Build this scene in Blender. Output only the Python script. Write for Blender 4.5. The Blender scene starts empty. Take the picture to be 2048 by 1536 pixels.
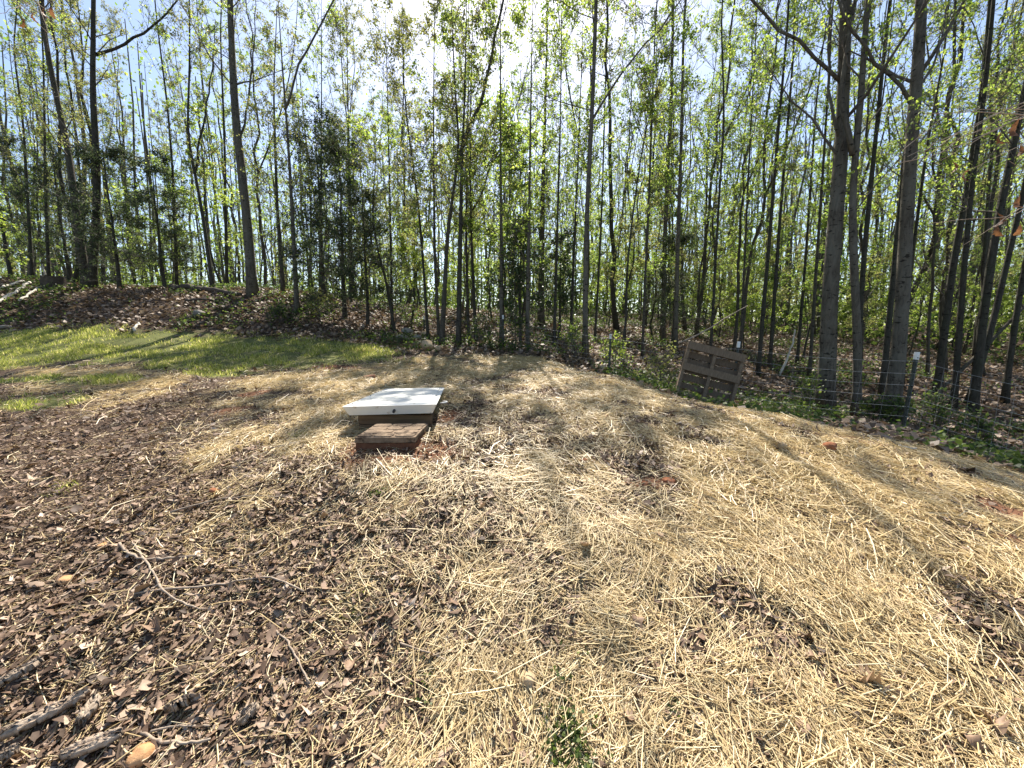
import bpy, bmesh, math, random
import numpy as np
from mathutils import Vector, Quaternion, Matrix

random.seed(7)
RNG = np.random.default_rng(7)
S = bpy.context.scene
COL = S.collection

# ------------------------------------------------------------------ camera, sky, sun, exposure
EYE = 1.40
FPX, CX, CY = 769.0, 1024.0, 768.0          # focal length and centre in photograph pixels
PITCH = math.atan(94.0 / FPX)
cam = bpy.data.cameras.new('camera')
cam.sensor_width = 36.0
cam.lens = FPX / 2048.0 * 36.0
cam.clip_start = 0.05
cam.clip_end = 2000.0
camo = bpy.data.objects.new('camera', cam)
camo.location = (0, 0, EYE)
camo.rotation_euler = (math.pi / 2 - PITCH, 0, 0)
COL.objects.link(camo)
S.camera = camo

SUN_EL, SUN_AZ = math.radians(51.0), math.radians(-1.0)
W = bpy.data.worlds.new('World')
S.world = W
W.use_nodes = True
_nt = W.node_tree
_nt.nodes.clear()
_sky = _nt.nodes.new('ShaderNodeTexSky')
_sky.sky_type = 'NISHITA'
_sky.sun_disc = False
_sky.sun_elevation = SUN_EL
_sky.sun_rotation = SUN_AZ
_sky.air_density = 1.0
_sky.dust_density = 1.0
_sky.ozone_density = 1.0
_bg = _nt.nodes.new('ShaderNodeBackground')
_bg.inputs['Strength'].default_value = 0.09
_ow = _nt.nodes.new('ShaderNodeOutputWorld')
_nt.links.new(_sky.outputs[0], _bg.inputs[0])
_nt.links.new(_bg.outputs[0], _ow.inputs[0])

_sl = bpy.data.lights.new('sun', 'SUN')
_sl.energy = 5.0
_sl.angle = math.radians(0.55)
_sl.color = (1.0, 0.94, 0.84)
_so = bpy.data.objects.new('sun', _sl)
_sd = Vector((math.sin(SUN_AZ) * math.cos(SUN_EL), math.cos(SUN_AZ) * math.cos(SUN_EL), math.sin(SUN_EL)))
_so.rotation_euler = _sd.to_track_quat('Z', 'Y').to_euler()
_so.location = (0, 20, 30)
COL.objects.link(_so)

S.view_settings.view_transform = 'Standard'
S.view_settings.look = 'None'
S.view_settings.gamma = 1.0
S.view_settings.use_curve_mapping = False
S.view_settings.exposure = 1.28
S.render.engine = 'CYCLES'
S.cycles.max_bounces = 6
S.cycles.diffuse_bounces = 3
S.cycles.glossy_bounces = 2
S.cycles.transmission_bounces = 4
S.cycles.use_denoising = True

# ------------------------------------------------------------------ materials
def new_mat(name):
    m = bpy.data.materials.new(name)
    m.use_nodes = True
    m.node_tree.nodes.clear()
    return m, m.node_tree

class NB:
    """small node builder"""
    def __init__(s, nt): s.nt = nt
    def n(s, typ, **kw):
        nd = s.nt.nodes.new(typ)
        for k, v in kw.items():
            if k.startswith('i_'):
                nd.inputs[k[2:].replace('_', ' ')].default_value = v
            else:
                setattr(nd, k, v)
        return nd
    def l(s, a, b): s.nt.links.new(a, b)
    def ramp(s, fac, stops):
        r = s.nt.nodes.new('ShaderNodeValToRGB')
        e = r.color_ramp.elements
        while len(e) > 1: e.remove(e[-1])
        e[0].position = stops[0][0]; e[0].color = (*stops[0][1], 1)
        for p, c in stops[1:]:
            q = e.new(p); q.color = (*c, 1)
        s.l(fac, r.inputs[0])
        return r.outputs[0]
    def noise(s, scale, detail=4, rough=.6, vec=None, dist=0.0):
        t = s.nt.nodes.new('ShaderNodeTexNoise')
        t.inputs['Scale'].default_value = scale
        t.inputs['Detail'].default_value = detail
        t.inputs['Roughness'].default_value = rough
        t.inputs['Distortion'].default_value = dist
        if vec is not None: s.l(vec, t.inputs['Vector'])
        return t.outputs['Fac']
    def mix(s, fac, a, b, mode='MIX'):
        m = s.nt.nodes.new('ShaderNodeMix'); m.data_type = 'RGBA'; m.blend_type = mode
        for inp, v in ((m.inputs[0], fac), (m.inputs[6], a), (m.inputs[7], b)):
            if isinstance(v, (int, float)): inp.default_value = v
            elif isinstance(v, tuple): inp.default_value = (*v, 1)
            else: s.l(v, inp)
        return m.outputs[2]
    def math(s, op, a, b=0.0, clamp=False):
        m = s.nt.nodes.new('ShaderNodeMath'); m.operation = op; m.use_clamp = clamp
        for inp, v in ((m.inputs[0], a), (m.inputs[1], b)):
            if isinstance(v, (int, float)): inp.default_value = v
            else: s.l(v, inp)
        return m.outputs[0]
    def bump(s, h, strength=.5, dist=.02):
        b = s.nt.nodes.new('ShaderNodeBump')
        b.inputs['Strength'].default_value = strength
        b.inputs['Distance'].default_value = dist
        s.l(h, b.inputs['Height'])
        return b.outputs[0]
    def out(s, sh):
        o = s.nt.nodes.new('ShaderNodeOutputMaterial')
        s.l(sh, o.inputs[0])
    def principled(s, col, rough=.8, normal=None, spec=.3):
        p = s.nt.nodes.new('ShaderNodeBsdfPrincipled')
        if isinstance(col, tuple): p.inputs['Base Color'].default_value = (*col, 1)
        else: s.l(col, p.inputs['Base Color'])
        if isinstance(rough, (int, float)): p.inputs['Roughness'].default_value = rough
        else: s.l(rough, p.inputs['Roughness'])
        p.inputs['Specular IOR Level'].default_value = spec
        if normal is not None: s.l(normal, p.inputs['Normal'])
        return p.outputs[0]

def island_mat(name, stops, rough=.7, transl=0.0, spec=.3, grain=None, tboost=1.3):
    """material whose colour varies from piece to piece; transl = share of light let through"""
    m, nt = new_mat(name); b = NB(nt)
    g = b.n('ShaderNodeNewGeometry')
    col = b.ramp(g.outputs['Random Per Island'], stops)
    if grain:
        nz = b.noise(grain, 3, .6, b.n('ShaderNodeTexCoord').outputs['Object'])
        col = b.mix(.55, col, b.ramp(nz, [(.3, (.45, .45, .45)), (.7, (1.25, 1.25, 1.25))]), 'MULTIPLY')
    sh = b.principled(col, rough, None, spec)
    if transl > 0:
        t = b.n('ShaderNodeBsdfTranslucent')
        c2 = b.mix(1.0, col, (tboost, tboost, tboost * .8), 'MULTIPLY')
        b.l(c2, t.inputs[0])
        mx = b.n('ShaderNodeMixShader'); mx.inputs[0].default_value = transl
        b.l(sh, mx.inputs[1]); b.l(t.outputs[0], mx.inputs[2]); sh = mx.outputs[0]
    b.out(sh)
    return m

def solid_mat(name, c1, c2, scale=8, rough=.85, bump=.4, dist=.01, spec=.25, stretch=None, wear=None):
    m, nt = new_mat(name); b = NB(nt)
    v = b.n('ShaderNodeTexCoord').outputs['Object']
    if stretch:
        mp = b.n('ShaderNodeMapping'); mp.inputs['Scale'].default_value = stretch
        b.l(v, mp.inputs[0]); v = mp.outputs[0]
    nz = b.noise(scale, 6, .65, v)
    col = b.ramp(nz, [(.3, c1), (.7, c2)])
    if wear:
        n2 = b.noise(wear[0], 5, .7, v)
        col = b.mix(b.ramp(n2, [(wear[2], (0, 0, 0)), (wear[2] + .08, (1, 1, 1))]), col, wear[1])
    b.out(b.principled(col, rough, b.bump(b.noise(scale * 3, 6, .7, v), bump, dist), spec))
    return m

def bark_mat(name, dark, light, moss):
    m, nt = new_mat(name); b = NB(nt)
    v = b.n('ShaderNodeTexCoord').outputs['Object']
    mp = b.n('ShaderNodeMapping'); mp.inputs['Scale'].default_value = (1, 1, .22)
    b.l(v, mp.inputs[0])
    nz = b.noise(17, 6, .75, mp.outputs[0], .8)
    big = b.noise(1.7, 4, .6, v)
    mp2 = b.n('ShaderNodeMapping'); mp2.inputs['Scale'].default_value = (1, 1, 2.4)
    b.l(v, mp2.inputs[0])
    scars = b.noise(9, 3, .5, mp2.outputs[0])
    col = b.ramp(nz, [(.32, dark), (.62, light)])
    col = b.mix(b.ramp(big, [(.42, (0, 0, 0)), (.68, (.75, .75, .75))]), col, moss)
    col = b.mix(b.ramp(scars, [(.60, (0, 0, 0)), (.66, (.85, .85, .85))]), col, tuple(c * .4 for c in dark))
    b.out(b.principled(col, .9, b.bump(nz, .9, .03), .15))
    return m

M = {}
M['bark_grey'] = bark_mat('bark_grey', (.042, .035, .026), (.15, .13, .10), (.17, .16, .125))
M['bark_brown'] = bark_mat('bark_brown', (.04, .033, .026), (.115, .098, .076), (.07, .074, .048))
M['bark_dark'] = bark_mat('bark_dark', (.03, .026, .021), (.085, .075, .06), (.05, .057, .037))
M['twig'] = solid_mat('twig', (.075, .064, .054), (.17, .15, .125), 6, .9, .2)
M['leaf_yellow'] = island_mat('leaf_yellow', [(0, (.12, .18, .03)), (.5, (.20, .265, .05)), (1, (.31, .34, .09))], .45, .6, .35, None, 2.0)
M['leaf_green'] = island_mat('leaf_green', [(0, (.08, .135, .025)), (.5, (.14, .20, .04)), (1, (.22, .265, .065))], .45, .6, .35, None, 1.9)
M['leaf_pale'] = island_mat('leaf_pale', [(0, (.16, .19, .06)), (.5, (.23, .25, .08)), (1, (.30, .27, .12))], .6, .5, .25, None, 1.5)
M['leaf_dark'] = island_mat('leaf_dark', [(0, (.025, .05, .016)), (.6, (.045, .08, .022)), (1, (.08, .12, .03))], .45, .25, .4, None, 1.5)
M['leaf_cedar'] = island_mat('leaf_cedar', [(0, (.035, .055, .028)), (.6, (.06, .085, .04)), (1, (.11, .135, .06))], .6, .35, .2, None, 1.5)
M['straw'] = island_mat('straw', [(0, (.20, .13, .06)), (.12, (.36, .25, .12)), (.4, (.54, .40, .195)), (.75, (.66, .515, .27)), (1, (.77, .66, .43))], .45, .18, .5, None, 1.2)
M['litter'] = island_mat('litter', [(0, (.055, .034, .022)), (.4, (.14, .085, .054)), (.75, (.27, .175, .115)), (.92, (.42, .30, .21)), (1, (.64, .51, .39))], .65, .12, .3, 60, 1.2)
M['chip'] = island_mat('chip', [(0, (.06, .04, .027)), (.5, (.18, .12, .08)), (1, (.42, .32, .23))], .8, .0, .2, 45)
M['floor_leaf'] = island_mat('floor_leaf', [(0, (.075, .05, .034)), (.5, (.175, .12, .082)), (1, (.34, .255, .185))], .6, .15, .3, None, 1.2)
M['grass'] = island_mat('grass', [(0, (.17, .20, .035)), (.45, (.28, .31, .07)), (.75, (.42, .42, .14)), (.9, (.54, .48, .23)), (1, (.64, .55, .32))], .5, .5, .3, None, 1.5)
M['herb'] = island_mat('herb', [(0, (.035, .065, .018)), (.5, (.07, .11, .025)), (1, (.15, .19, .045))], .5, .45, .3, None, 1.5)
M['dead_leaf'] = island_mat('dead_leaf', [(0, (.13, .058, .03)), (1, (.24, .115, .06))], .6, .35, .3, 40, 1.3)
M['oak_leaf'] = island_mat('oak_leaf', [(0, (.15, .092, .055)), (.5, (.25, .16, .10)), (1, (.40, .28, .185))], .6, .15, .3, 30, 1.2)
M['white_enamel'] = solid_mat('white_enamel', (.76, .74, .67), (.85, .83, .76), 5, .38, .05, .002, .5, None, (12, (.58, .52, .42), .60))
M['timber'] = solid_mat('timber', (.10, .062, .035), (.20, .13, .075), 5, .85, .5, .006, .2, (1, 1, 9))
M['pallet_wood'] = solid_mat('pallet_wood', (.115, .08, .05), (.245, .178, .115), 5, .88, .4, .005, .2, (1.5, 1.5, 12))
M['pallet_old'] = solid_mat('pallet_old', (.085, .06, .04), (.18, .132, .088), 5, .9, .4, .005, .2, (1.5, 1.5, 12))
M['paver'] = solid_mat('paver', (.15, .105, .068), (.28, .205, .14), 22, .92, .7, .006, .15, None, (7, (.07, .048, .032), .53))
M['paver_base'] = solid_mat('paver_base', (.10, .045, .026), (.18, .085, .05), 14, .95, .7, .008, .1)
M['brick'] = solid_mat('brick', (.24, .10, .055), (.38, .20, .13), 16, .9, .6, .006, .15)
M['clay'] = solid_mat('clay', (.20, .075, .035), (.34, .155, .085), 10, .95, .9, .012, .1)
M['rock_tan'] = solid_mat('rock_tan', (.34, .235, .13), (.56, .42, .26), 9, .85, .6, .01, .25)
M['rock_orange'] = solid_mat('rock_orange', (.36, .18, .075), (.58, .34, .17), 11, .85, .6, .01, .25)
M['rock_grey'] = solid_mat('rock_grey', (.14, .125, .105), (.30, .27, .23), 9, .9, .6, .01, .2)
M['rock_dark'] = solid_mat('rock_dark', (.05, .043, .037), (.12, .105, .09), 9, .8, .5, .01, .3)
M['stick'] = solid_mat('stick', (.20, .15, .11), (.42, .34, .26), 25, .85, .4, .003, .2)
M['dead_wood'] = solid_mat('dead_wood', (.24, .17, .12), (.58, .47, .36), 34, .9, .9, .006, .1, (1, 1, 1))
M['pale_pole'] = solid_mat('pale_pole', (.42, .37, .30), (.64, .59, .50), 6, .8, .3, .004, .25)
M['rot_wood'] = solid_mat('rot_wood', (.05, .04, .03), (.12, .095, .075), 10, .9, .8, .02, .15)
M['post_steel'] = solid_mat('post_steel', (.018, .026, .022), (.035, .045, .038), 10, .55, .1, .002, .4)
M['white_paint'] = solid_mat('white_paint', (.72, .72, .68), (.80, .80, .77), 10, .5, .05, .002, .4)
M['wire'] = solid_mat('wire', (.30, .30, .29), (.46, .46, .44), 20, .38, .05, .001, .6)
M['dark_metal'] = solid_mat('dark_metal', (.02, .02, .02), (.06, .055, .05), 20, .5, .05, .001, .5)

# ------------------------------------------------------------------ pixels to rays, terrain
CP, SP = math.cos(PITCH), math.sin(PITCH)
def P(px, py, Y):
    """point of the photograph's pixel at the distance Y ahead"""
    u, v = (px - CX) / FPX, (CY - py) / FPX
    dy, dz = CP + v * SP, -SP + v * CP
    t = Y / dy
    return np.array((u * t, Y, EYE + dz * t))

def smooth(a, b, x):
    t = np.clip((x - a) / (b - a), 0, 1)
    return t * t * (3 - 2 * t)

def hash2(ix, iy, seed):
    h = (ix.astype(np.int64) * 374761393 + iy.astype(np.int64) * 668265263 + seed * 974711) & 0x7fffffff
    h = ((h ^ (h >> 13)) * 1274126177) & 0x7fffffff
    return ((h ^ (h >> 16)) & 0xffff) / 65535.0

def vnoise(x, y, seed=0):
    ix, iy = np.floor(x), np.floor(y)
    fx, fy = x - ix, y - iy
    fx, fy = fx * fx * (3 - 2 * fx), fy * fy * (3 - 2 * fy)
    a, b_ = hash2(ix, iy, seed), hash2(ix + 1, iy, seed)
    c, d = hash2(ix, iy + 1, seed), hash2(ix + 1, iy + 1, seed)
    return (a * (1 - fx) + b_ * fx) * (1 - fy) + (c * (1 - fx) + d * fx) * fy

def fbm(x, y, seed=0, oct=4):
    s, a, tot = 0, 1.0, 0
    for i in range(oct):
        s = s + a * vnoise(x * 2 ** i, y * 2 ** i, seed + i * 17); tot += a; a *= .5
    return s / tot

_ctl = [(-5, -4, -.3), (0, -4, -.4), (5, -4, -.5), (0, 0, -.15), (-1.7, 1.1, 0), (0, 1.1, 0), (1.7, 1.1, 0),
        (-.4, 2, .30), (-.9, 2.85, .53), (-1.1, 3.5, .60), (-1.4, 5.5, .63), (0, 2.85, .53), (0, 3.6, .58), (0, 5.5, .66),
        (-1, 7.5, .79), (.3, 7.5, .78), (-.3, 10, .96), (1.2, 2.4, .40), (1.9, 3.2, .55),
        (-2.4, 1.8, .15), (-3.5, 2.5, .25), (-4.5, 4, .47), (-7, 5, .58), (-9.3, 7, .76), (-4.5, 7.5, .82),
        (-12, 9, 1.12), (-7, 9, 1.12), (-15.5, 11.5, 1.55), (-7.5, 11, 1.52), (-4, 11, 1.35), (-21, 16, 3.75), (-15, 14.5, 3.0),
        (-9.2, 13.5, 2.85), (-7.2, 13, 2.4), (-9.5, 16.5, 3.3), (-22, 20, 3.6), (-12, 22, 3.0), (-25, 28, 2.6), (-12, 32, 2.2),
        (-5, 13.5, 1.95), (-2.2, 12, 1.25), (-.3, 11.2, 1.15), (2, 10.5, .98), (.6, 11, 1.05), (-1.5, 16, 2.0), (-3, 22, 2.9),
        (5.6, 24, 2.4), (9, 40, 4.0), (-4, 40, 4.2),
        (1.88, 6.4, .66), (2.79, 4.5, .50), (3.5, 4.3, .36), (4.14, 4.1, .23), (4.8, 3.6, .08), (3.4, 2.4, .22), (2.4, 1.8, .17),
        (5.9, 5.8, -.04), (3.45, 6.7, .10), (3.1, 5.6, .24), (2.7, 6.4, .36), (2.3, 9, .52), (7, 8.5, -.32), (8, 8, -.36), (13.4, 11, -.4), (13, 11.5, -.25),
        (6.5, 5, -.30), (7.5, 4, -.6), (11, 6, -.8), (9, 13, .28), (6.8, 14, .93), (5, 14, 1.1), (16.5, 22, 1.2), (27, 24, .9),
        (26, 35, 2.4), (50, 40, 2.6), (20, 15, -.1), (18, 8, -.9), (40, 60, 4), (-40, 60, 2.5), (0, 65, 4.8), (-45, 20, 3.5), (45, 15, 0)]
_ctl = np.array(_ctl, float)
def _phi(r2): return .5 * r2 * np.log(r2 + 1e-6)
def _fit():
    n = len(_ctl)
    d2 = ((_ctl[:, None, :2] - _ctl[None, :, :2]) ** 2).sum(-1)
    A = np.zeros((n + 3, n + 3))
    A[:n, :n] = _phi(d2) + np.eye(n) * .02
    A[:n, n] = 1; A[:n, n + 1:] = _ctl[:, :2]
    A[n, :n] = 1; A[n + 1:, :n] = _ctl[:, :2].T
    return np.linalg.solve(A, np.concatenate([_ctl[:, 2], np.zeros(3)]))
_w = _fit()
def H(x, y):
    x = np.atleast_1d(np.asarray(x, float)); y = np.atleast_1d(np.asarray(y, float))
    out = np.empty(x.shape)
    xs, ys, n = x.ravel(), y.ravel(), len(_ctl)
    res = np.empty(xs.shape)
    for i in range(0, len(xs), 40000):
        a, b = xs[i:i + 40000], ys[i:i + 40000]
        d2 = (a[:, None] - _ctl[None, :, 0]) ** 2 + (b[:, None] - _ctl[None, :, 1]) ** 2
        res[i:i + 40000] = _phi(d2) @ _w[:n] + _w[n] + _w[n + 1] * a + _w[n + 2] * b
    r = np.hypot(xs, ys)
    w = smooth(42, 75, r)
    z = np.clip(res, -3, 7) * (1 - w) + 2.4 * w
    z = z + (fbm(xs * 1.1, ys * 1.1, 3) - .5) * .08 + (fbm(xs * 4.5, ys * 4.5, 9, 3) - .5) * .055 * (1 - smooth(14, 30, r))
    z = z - .07 * np.exp(-((xs + 1.12) / .62) ** 2 - ((ys - 3.62) / .45) ** 2)
    out[...] = z.reshape(x.shape)
    return out
def h1(x, y): return float(H(x, y)[0])

def G(px, py, lo=.5, hi=60.0):
    """where the pixel's ray meets the ground"""
    u, v = (px - CX) / FPX, (CY - py) / FPX
    d = np.array((u, CP + v * SP, -SP + v * CP))
    t = np.geomspace(lo, hi, 1500)
    z = EYE + d[2] * t - H(d[0] * t, d[1] * t)
    k = np.argmax(z < 0) if (z < 0).any() else len(t) - 1
    return np.array((d[0] * t[k], d[1] * t[k], h1(d[0] * t[k], d[1] * t[k])))

# ------------------------------------------------------------------ mesh helpers
def make_mesh(name, V, faces, mat, smooth_shade=False):
    """V (n,3); faces: list of index arrays (m,k)"""
    me = bpy.data.meshes.new(name)
    V = np.ascontiguousarray(V, np.float32)
    me.vertices.add(len(V)); me.vertices.foreach_set('co', V.ravel())
    loops = np.concatenate([f.ravel() for f in faces]).astype(np.int32)
    sizes = np.concatenate([np.full(len(f), f.shape[1]) for f in faces]).astype(np.int32)
    starts = np.concatenate([[0], np.cumsum(sizes)[:-1]]).astype(np.int32)
    me.loops.add(len(loops)); me.loops.foreach_set('vertex_index', loops)
    me.polygons.add(len(sizes)); me.polygons.foreach_set('loop_start', starts); me.polygons.foreach_set('loop_total', sizes)
    if smooth_shade: me.polygons.foreach_set('use_smooth', np.ones(len(sizes), bool))
    if mat is not None: me.materials.append(mat)
    me.update(calc_edges=True)
    return me

def obj(name, me, parent=None, loc=None):
    o = bpy.data.objects.new(name, me)
    COL.objects.link(o)
    if parent is not None: o.parent = parent
    if loc is not None: o.location = loc
    return o

def tag(o, label=None, cat=None, group=None, kind=None):
    if label: o['label'] = label
    if cat: o['category'] = cat
    if group: o['group'] = group
    if kind: o['kind'] = kind
    return o

def thing(name, label, cat, loc, group=None, rot=None):
    o = bpy.data.objects.new(name, None)
    o.empty_display_size = .2
    COL.objects.link(o)
    o.location = loc
    if rot is not None: o.rotation_euler = rot
    return tag(o, label, cat, group)

def copy_tree(o, loc, rotz=0.0, scale=(1, 1, 1), label=None, tilt=(0, 0)):
    c = o.copy(); COL.objects.link(c)
    c.location = loc; c.rotation_euler = (tilt[0], tilt[1], rotz); c.scale = scale
    if label: c['label'] = label
    for ch in o.children:
        d = ch.copy(); COL.objects.link(d); d.parent = c
    return c

def nrm(a): return a / np.maximum(np.linalg.norm(a, axis=-1, keepdims=True), 1e-9)

def tubes(Pn, R, k, cap=False):
    """polylines Pn (n,m,3), radii R (n,m) -> vertices and quads"""
    n, m, _ = Pn.shape
    T = np.gradient(Pn, axis=1); T = nrm(T)
    ref = np.where(np.abs(T[:, :1, 2:3]) > .8, np.array([1., .13, 0]), np.array([.05, .1, 1.]))
    A = nrm(np.cross(T, np.broadcast_to(ref, T.shape))); B = np.cross(T, A)
    ang = np.arange(k) / k * 2 * math.pi
    V = (Pn[:, :, None, :] + R[:, :, None, None] * (A[:, :, None, :] * np.cos(ang)[None, None, :, None] + B[:, :, None, :] * np.sin(ang)[None, None, :, None]))
    idx = np.arange(n * m * k).reshape(n, m, k)
    a, b = idx[:, :-1, :], idx[:, 1:, :]
    Q = np.stack([a, np.roll(a, -1, 2), np.roll(b, -1, 2), b], -1).reshape(-1, 4)
    F = [Q]
    if cap: F += [idx[:, -1, :].reshape(n, k), idx[:, 0, ::-1].reshape(n, k)]
    return V.reshape(-1, 3), F

def join(parts):
    V, F, off = [], {}, 0
    for v, fs in parts:
        V.append(v)
        for f in fs:
            if len(f): F.setdefault(f.shape[1], []).append(f + off)
        off += len(v)
    return np.concatenate(V), [np.concatenate(x) for x in F.values()]

def box_bm(bm, size, mat4, bevel=.0):
    r = bmesh.ops.create_cube(bm, size=1.0)
    vs = r['verts']
    bmesh.ops.scale(bm, vec=size, verts=vs)
    if bevel > 0:
        es = list({e for v in vs for e in v.link_edges})
        rb = bmesh.ops.bevel(bm, geom=es, offset=bevel, segments=2, affect='EDGES', profile=.6)
        vs = list({v for f in rb['faces'] for v in f.verts} | {v for v in vs if v.is_valid})
    bmesh.ops.transform(bm, matrix=mat4, verts=[v for v in vs if v.is_valid])

def bm_mesh(name, bm, mat, sm=False):
    me = bpy.data.meshes.new(name); bm.to_mesh(me); bm.free()
    me.materials.append(mat)
    if sm: me.polygons.foreach_set('use_smooth', np.ones(len(me.polygons), bool))
    return me

def frame_mat(o, ex, ey, ez):
    m = Matrix.Identity(4)
    for i in range(3):
        m[i][0], m[i][1], m[i][2], m[i][3] = ex[i], ey[i], ez[i], o[i]
    return m

# ------------------------------------------------------------------ zones of ground cover (world coordinates)
def poly(pts): return np.array([G(*p)[:2] for p in pts])
def sdf(poly_, x, y):
    """signed distance, positive inside"""
    n = len(poly_); d = np.full(x.shape, 1e9); inside = np.zeros(x.shape, bool)
    for i in range(n):
        ax, ay = poly_[i]; bx, by = poly_[(i + 1) % n]
        ex, ey = bx - ax, by - ay
        t = np.clip(((x - ax) * ex + (y - ay) * ey) / (ex * ex + ey * ey + 1e-12), 0, 1)
        d = np.minimum(d, np.hypot(x - ax - t * ex, y - ay - t * ey))
        c = ((ay > y) != (by > y)) & (x < (bx - ax) * (y - ay) / (by - ay + 1e-12) + ax)
        inside ^= c
    return np.where(inside, d, -d)

# straw field: between the crest on the east and a ragged edge on the west
STRAW = np.concatenate([poly([(640, 742), (800, 716), (900, 712)]), np.array([(.6, 10.2), (1.9, 8.4), (2.05, 6.6), (2.95, 4.9), (3.7, 4.55), (4.45, 4.25), (5.3, 3.5), (5.2, 2.2), (3.6, .4), (.2, .3), (-.25, 1.05)]),
                        poly([(760, 1420), (840, 1290), (690, 1150), (640, 1010), (600, 930), (480, 880), (430, 800), (520, 745)])])
STRAW_W = np.concatenate([poly([(0, 735), (300, 730), (420, 745), (300, 800), (180, 830), (0, 800)])])
GRASS = np.concatenate([np.array([(-24, 13.0)]), poly([(0, 655), (300, 660), (520, 668), (640, 678), (760, 690), (800, 702), (790, 722), (640, 735), (480, 742), (330, 735), (150, 725), (0, 740)]), np.array([(-14, 6.5), (-26, 10)])])
TUFTS = [G(*p)[:2] for p in ((70, 805), (150, 760), (40, 760), (440, 745), (215, 760), (350, 730), (90, 800), (480, 730))]

def zones(x, y):
    wob = (fbm(x * 1.6, y * 1.6, 21) - .5)
    fine = fbm(x * 5.5, y * 5.5, 23, 3) - .5
    s = sdf(STRAW, x, y) + wob * 1.0 + fine * 1.0
    straw = smooth(-.9, .75, s)
    s2 = sdf(STRAW_W, x, y) + wob * 1.2
    straw = np.maximum(straw, .75 * smooth(-.3, .4, s2))
    holes = .6 * fbm(x * 1.9 + 5, y * 1.9, 44, 4) + .4 * fbm(x * 6.5, y * 6.5, 47, 3)
    r = np.hypot(x, y)
    band = np.exp(-((x - .05) / .95) ** 2) * (1 - smooth(3.2, 5.0, r))        # the thin, leafy strip of the straw
    straw = straw * (1 - smooth(.53 - .06 * band, .68 - .06 * band, holes) * .85)
    g = sdf(GRASS, x, y) + wob * .7 + fine * 1.0
    grass = smooth(-.5, .8, g)
    for i, (tx, ty) in enumerate(TUFTS):
        q = np.hypot((x - tx) / .55, (y - ty) / .38) + wob * 1.2
        grass = np.maximum(grass, 1 - smooth(.7, 1.1, q))
    straw = straw * (1 - band * (.15 + .55 * smooth(.36, .62, fbm(x * 2.3 + 2, y * 2.3, 83, 5))))
    straw = straw * (.62 + .38 * smooth(.34, .56, fbm(x * 3.1 + 9, y * 3.1, 63, 4)))
    straw = straw * (1 - .75 * grass)
    clay = np.zeros(x.shape)
    for (cx, cy, rx, ry) in CLAY:
        q = np.hypot((x - cx) / rx, (y - cy) / ry) + wob * 1.4
        clay = np.maximum(clay, 1 - smooth(.55, 1.1, q))
    straw = straw * (1 - .88 * clay)
    return straw, grass, clay
CLAY = []
for px, py, rx, ry in ((850, 905, .32, .22), (715, 895, .18, .18), (780, 912, .42, .14), (905, 830, .18, .35), (690, 735, .7, .25), (500, 790, .25, .25), (460, 820, .22, .2),
                       (1720, 880, .75, .14), (1850, 895, .5, .12), (1290, 965, .22, .12), (2010, 1025, .2, .12), (2040, 1085, .25, .12), (730, 700, .5, .3)):
    g_ = G(px, py); CLAY.append((g_[0], g_[1], rx, ry))

# ------------------------------------------------------------------ ground sheet
def build_ground():
    nx, ny = 260, 300
    s = np.linspace(-1, 1, nx); xs = 5.2 * np.sinh(4.7 * s) / 1.0
    t = np.linspace(-.34, 1, ny); ys = 2.6 + 4.0 * np.sinh(5.2 * (t - .06))
    X, Y = np.meshgrid(xs, ys, indexing='ij')
    Z = H(X.ravel(), Y.ravel()).reshape(X.shape)
    V = np.stack([X, Y, Z], -1).reshape(-1, 3)
    idx = np.arange(nx * ny).reshape(nx, ny)
    F = np.stack([idx[:-1, :-1], idx[1:, :-1], idx[1:, 1:], idx[:-1, 1:]], -1).reshape(-1, 4)
    m, nt = new_mat('ground_soil'); b = NB(nt)
    v = b.n('ShaderNodeTexCoord').outputs['Object']
    def at(nm):
        a = b.n('ShaderNodeAttribute'); a.attribute_name = nm; return a.outputs['Fac']
    n1 = b.noise(38, 5, .7, v, .4); n2 = b.noise(5, 5, .6, v); n3 = b.noise(130, 3, .6, v)
    soil = b.ramp(n1, [(.3, (.045, .03, .022)), (.55, (.10, .068, .048)), (.75, (.19, .135, .10))])
    st = b.ramp(n3, [(.3, (.22, .145, .065)), (.55, (.45, .33, .15)), (.75, (.62, .49, .25))])
    gr = b.ramp(n1, [(.3, (.065, .08, .022)), (.7, (.19, .19, .07))])
    cl = b.ramp(n1, [(.3, (.13, .058, .03)), (.7, (.27, .14, .082))])
    def sharp(nm, lo, hi): return b.ramp(b.math('ADD', at(nm), b.math('MULTIPLY', b.math('SUBTRACT', n1, .5), .8)), [(lo, (0, 0, 0)), (hi, (1, 1, 1))])
    col = b.mix(sharp('straw', .35, .65), soil, st)
    col = b.mix(sharp('grass', .35, .65), col, gr)
    col = b.mix(sharp('clay', .35, .65), col, cl)
    b.out(b.principled(col, .95, b.bump(n1, .8, .03), .1))
    me = make_mesh('ground', V, [F], m, True)
    sz = zones(V[:, 0], V[:, 1])
    for nm, a in zip(('straw', 'grass', 'clay'), sz):
        at_ = me.attributes.new(nm, 'FLOAT', 'POINT'); at_.data.foreach_set('value', a.astype(np.float32))
    o = obj('ground', me)
    tag(o, 'earth ground with straw, leaf mould, grass and red clay under the woods', 'ground', kind='structure')
build_ground()

# ------------------------------------------------------------------ loose cover: straw, leaf litter, grass
def fan_points(n, r0, r1, half=64, flat=0.0, rng=RNG):
    th = np.radians(rng.uniform(-half, half, n))
    u = rng.random(n)
    r = r0 * (r1 / r0) ** u
    return r * np.sin(th), r * np.cos(th), r

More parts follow.
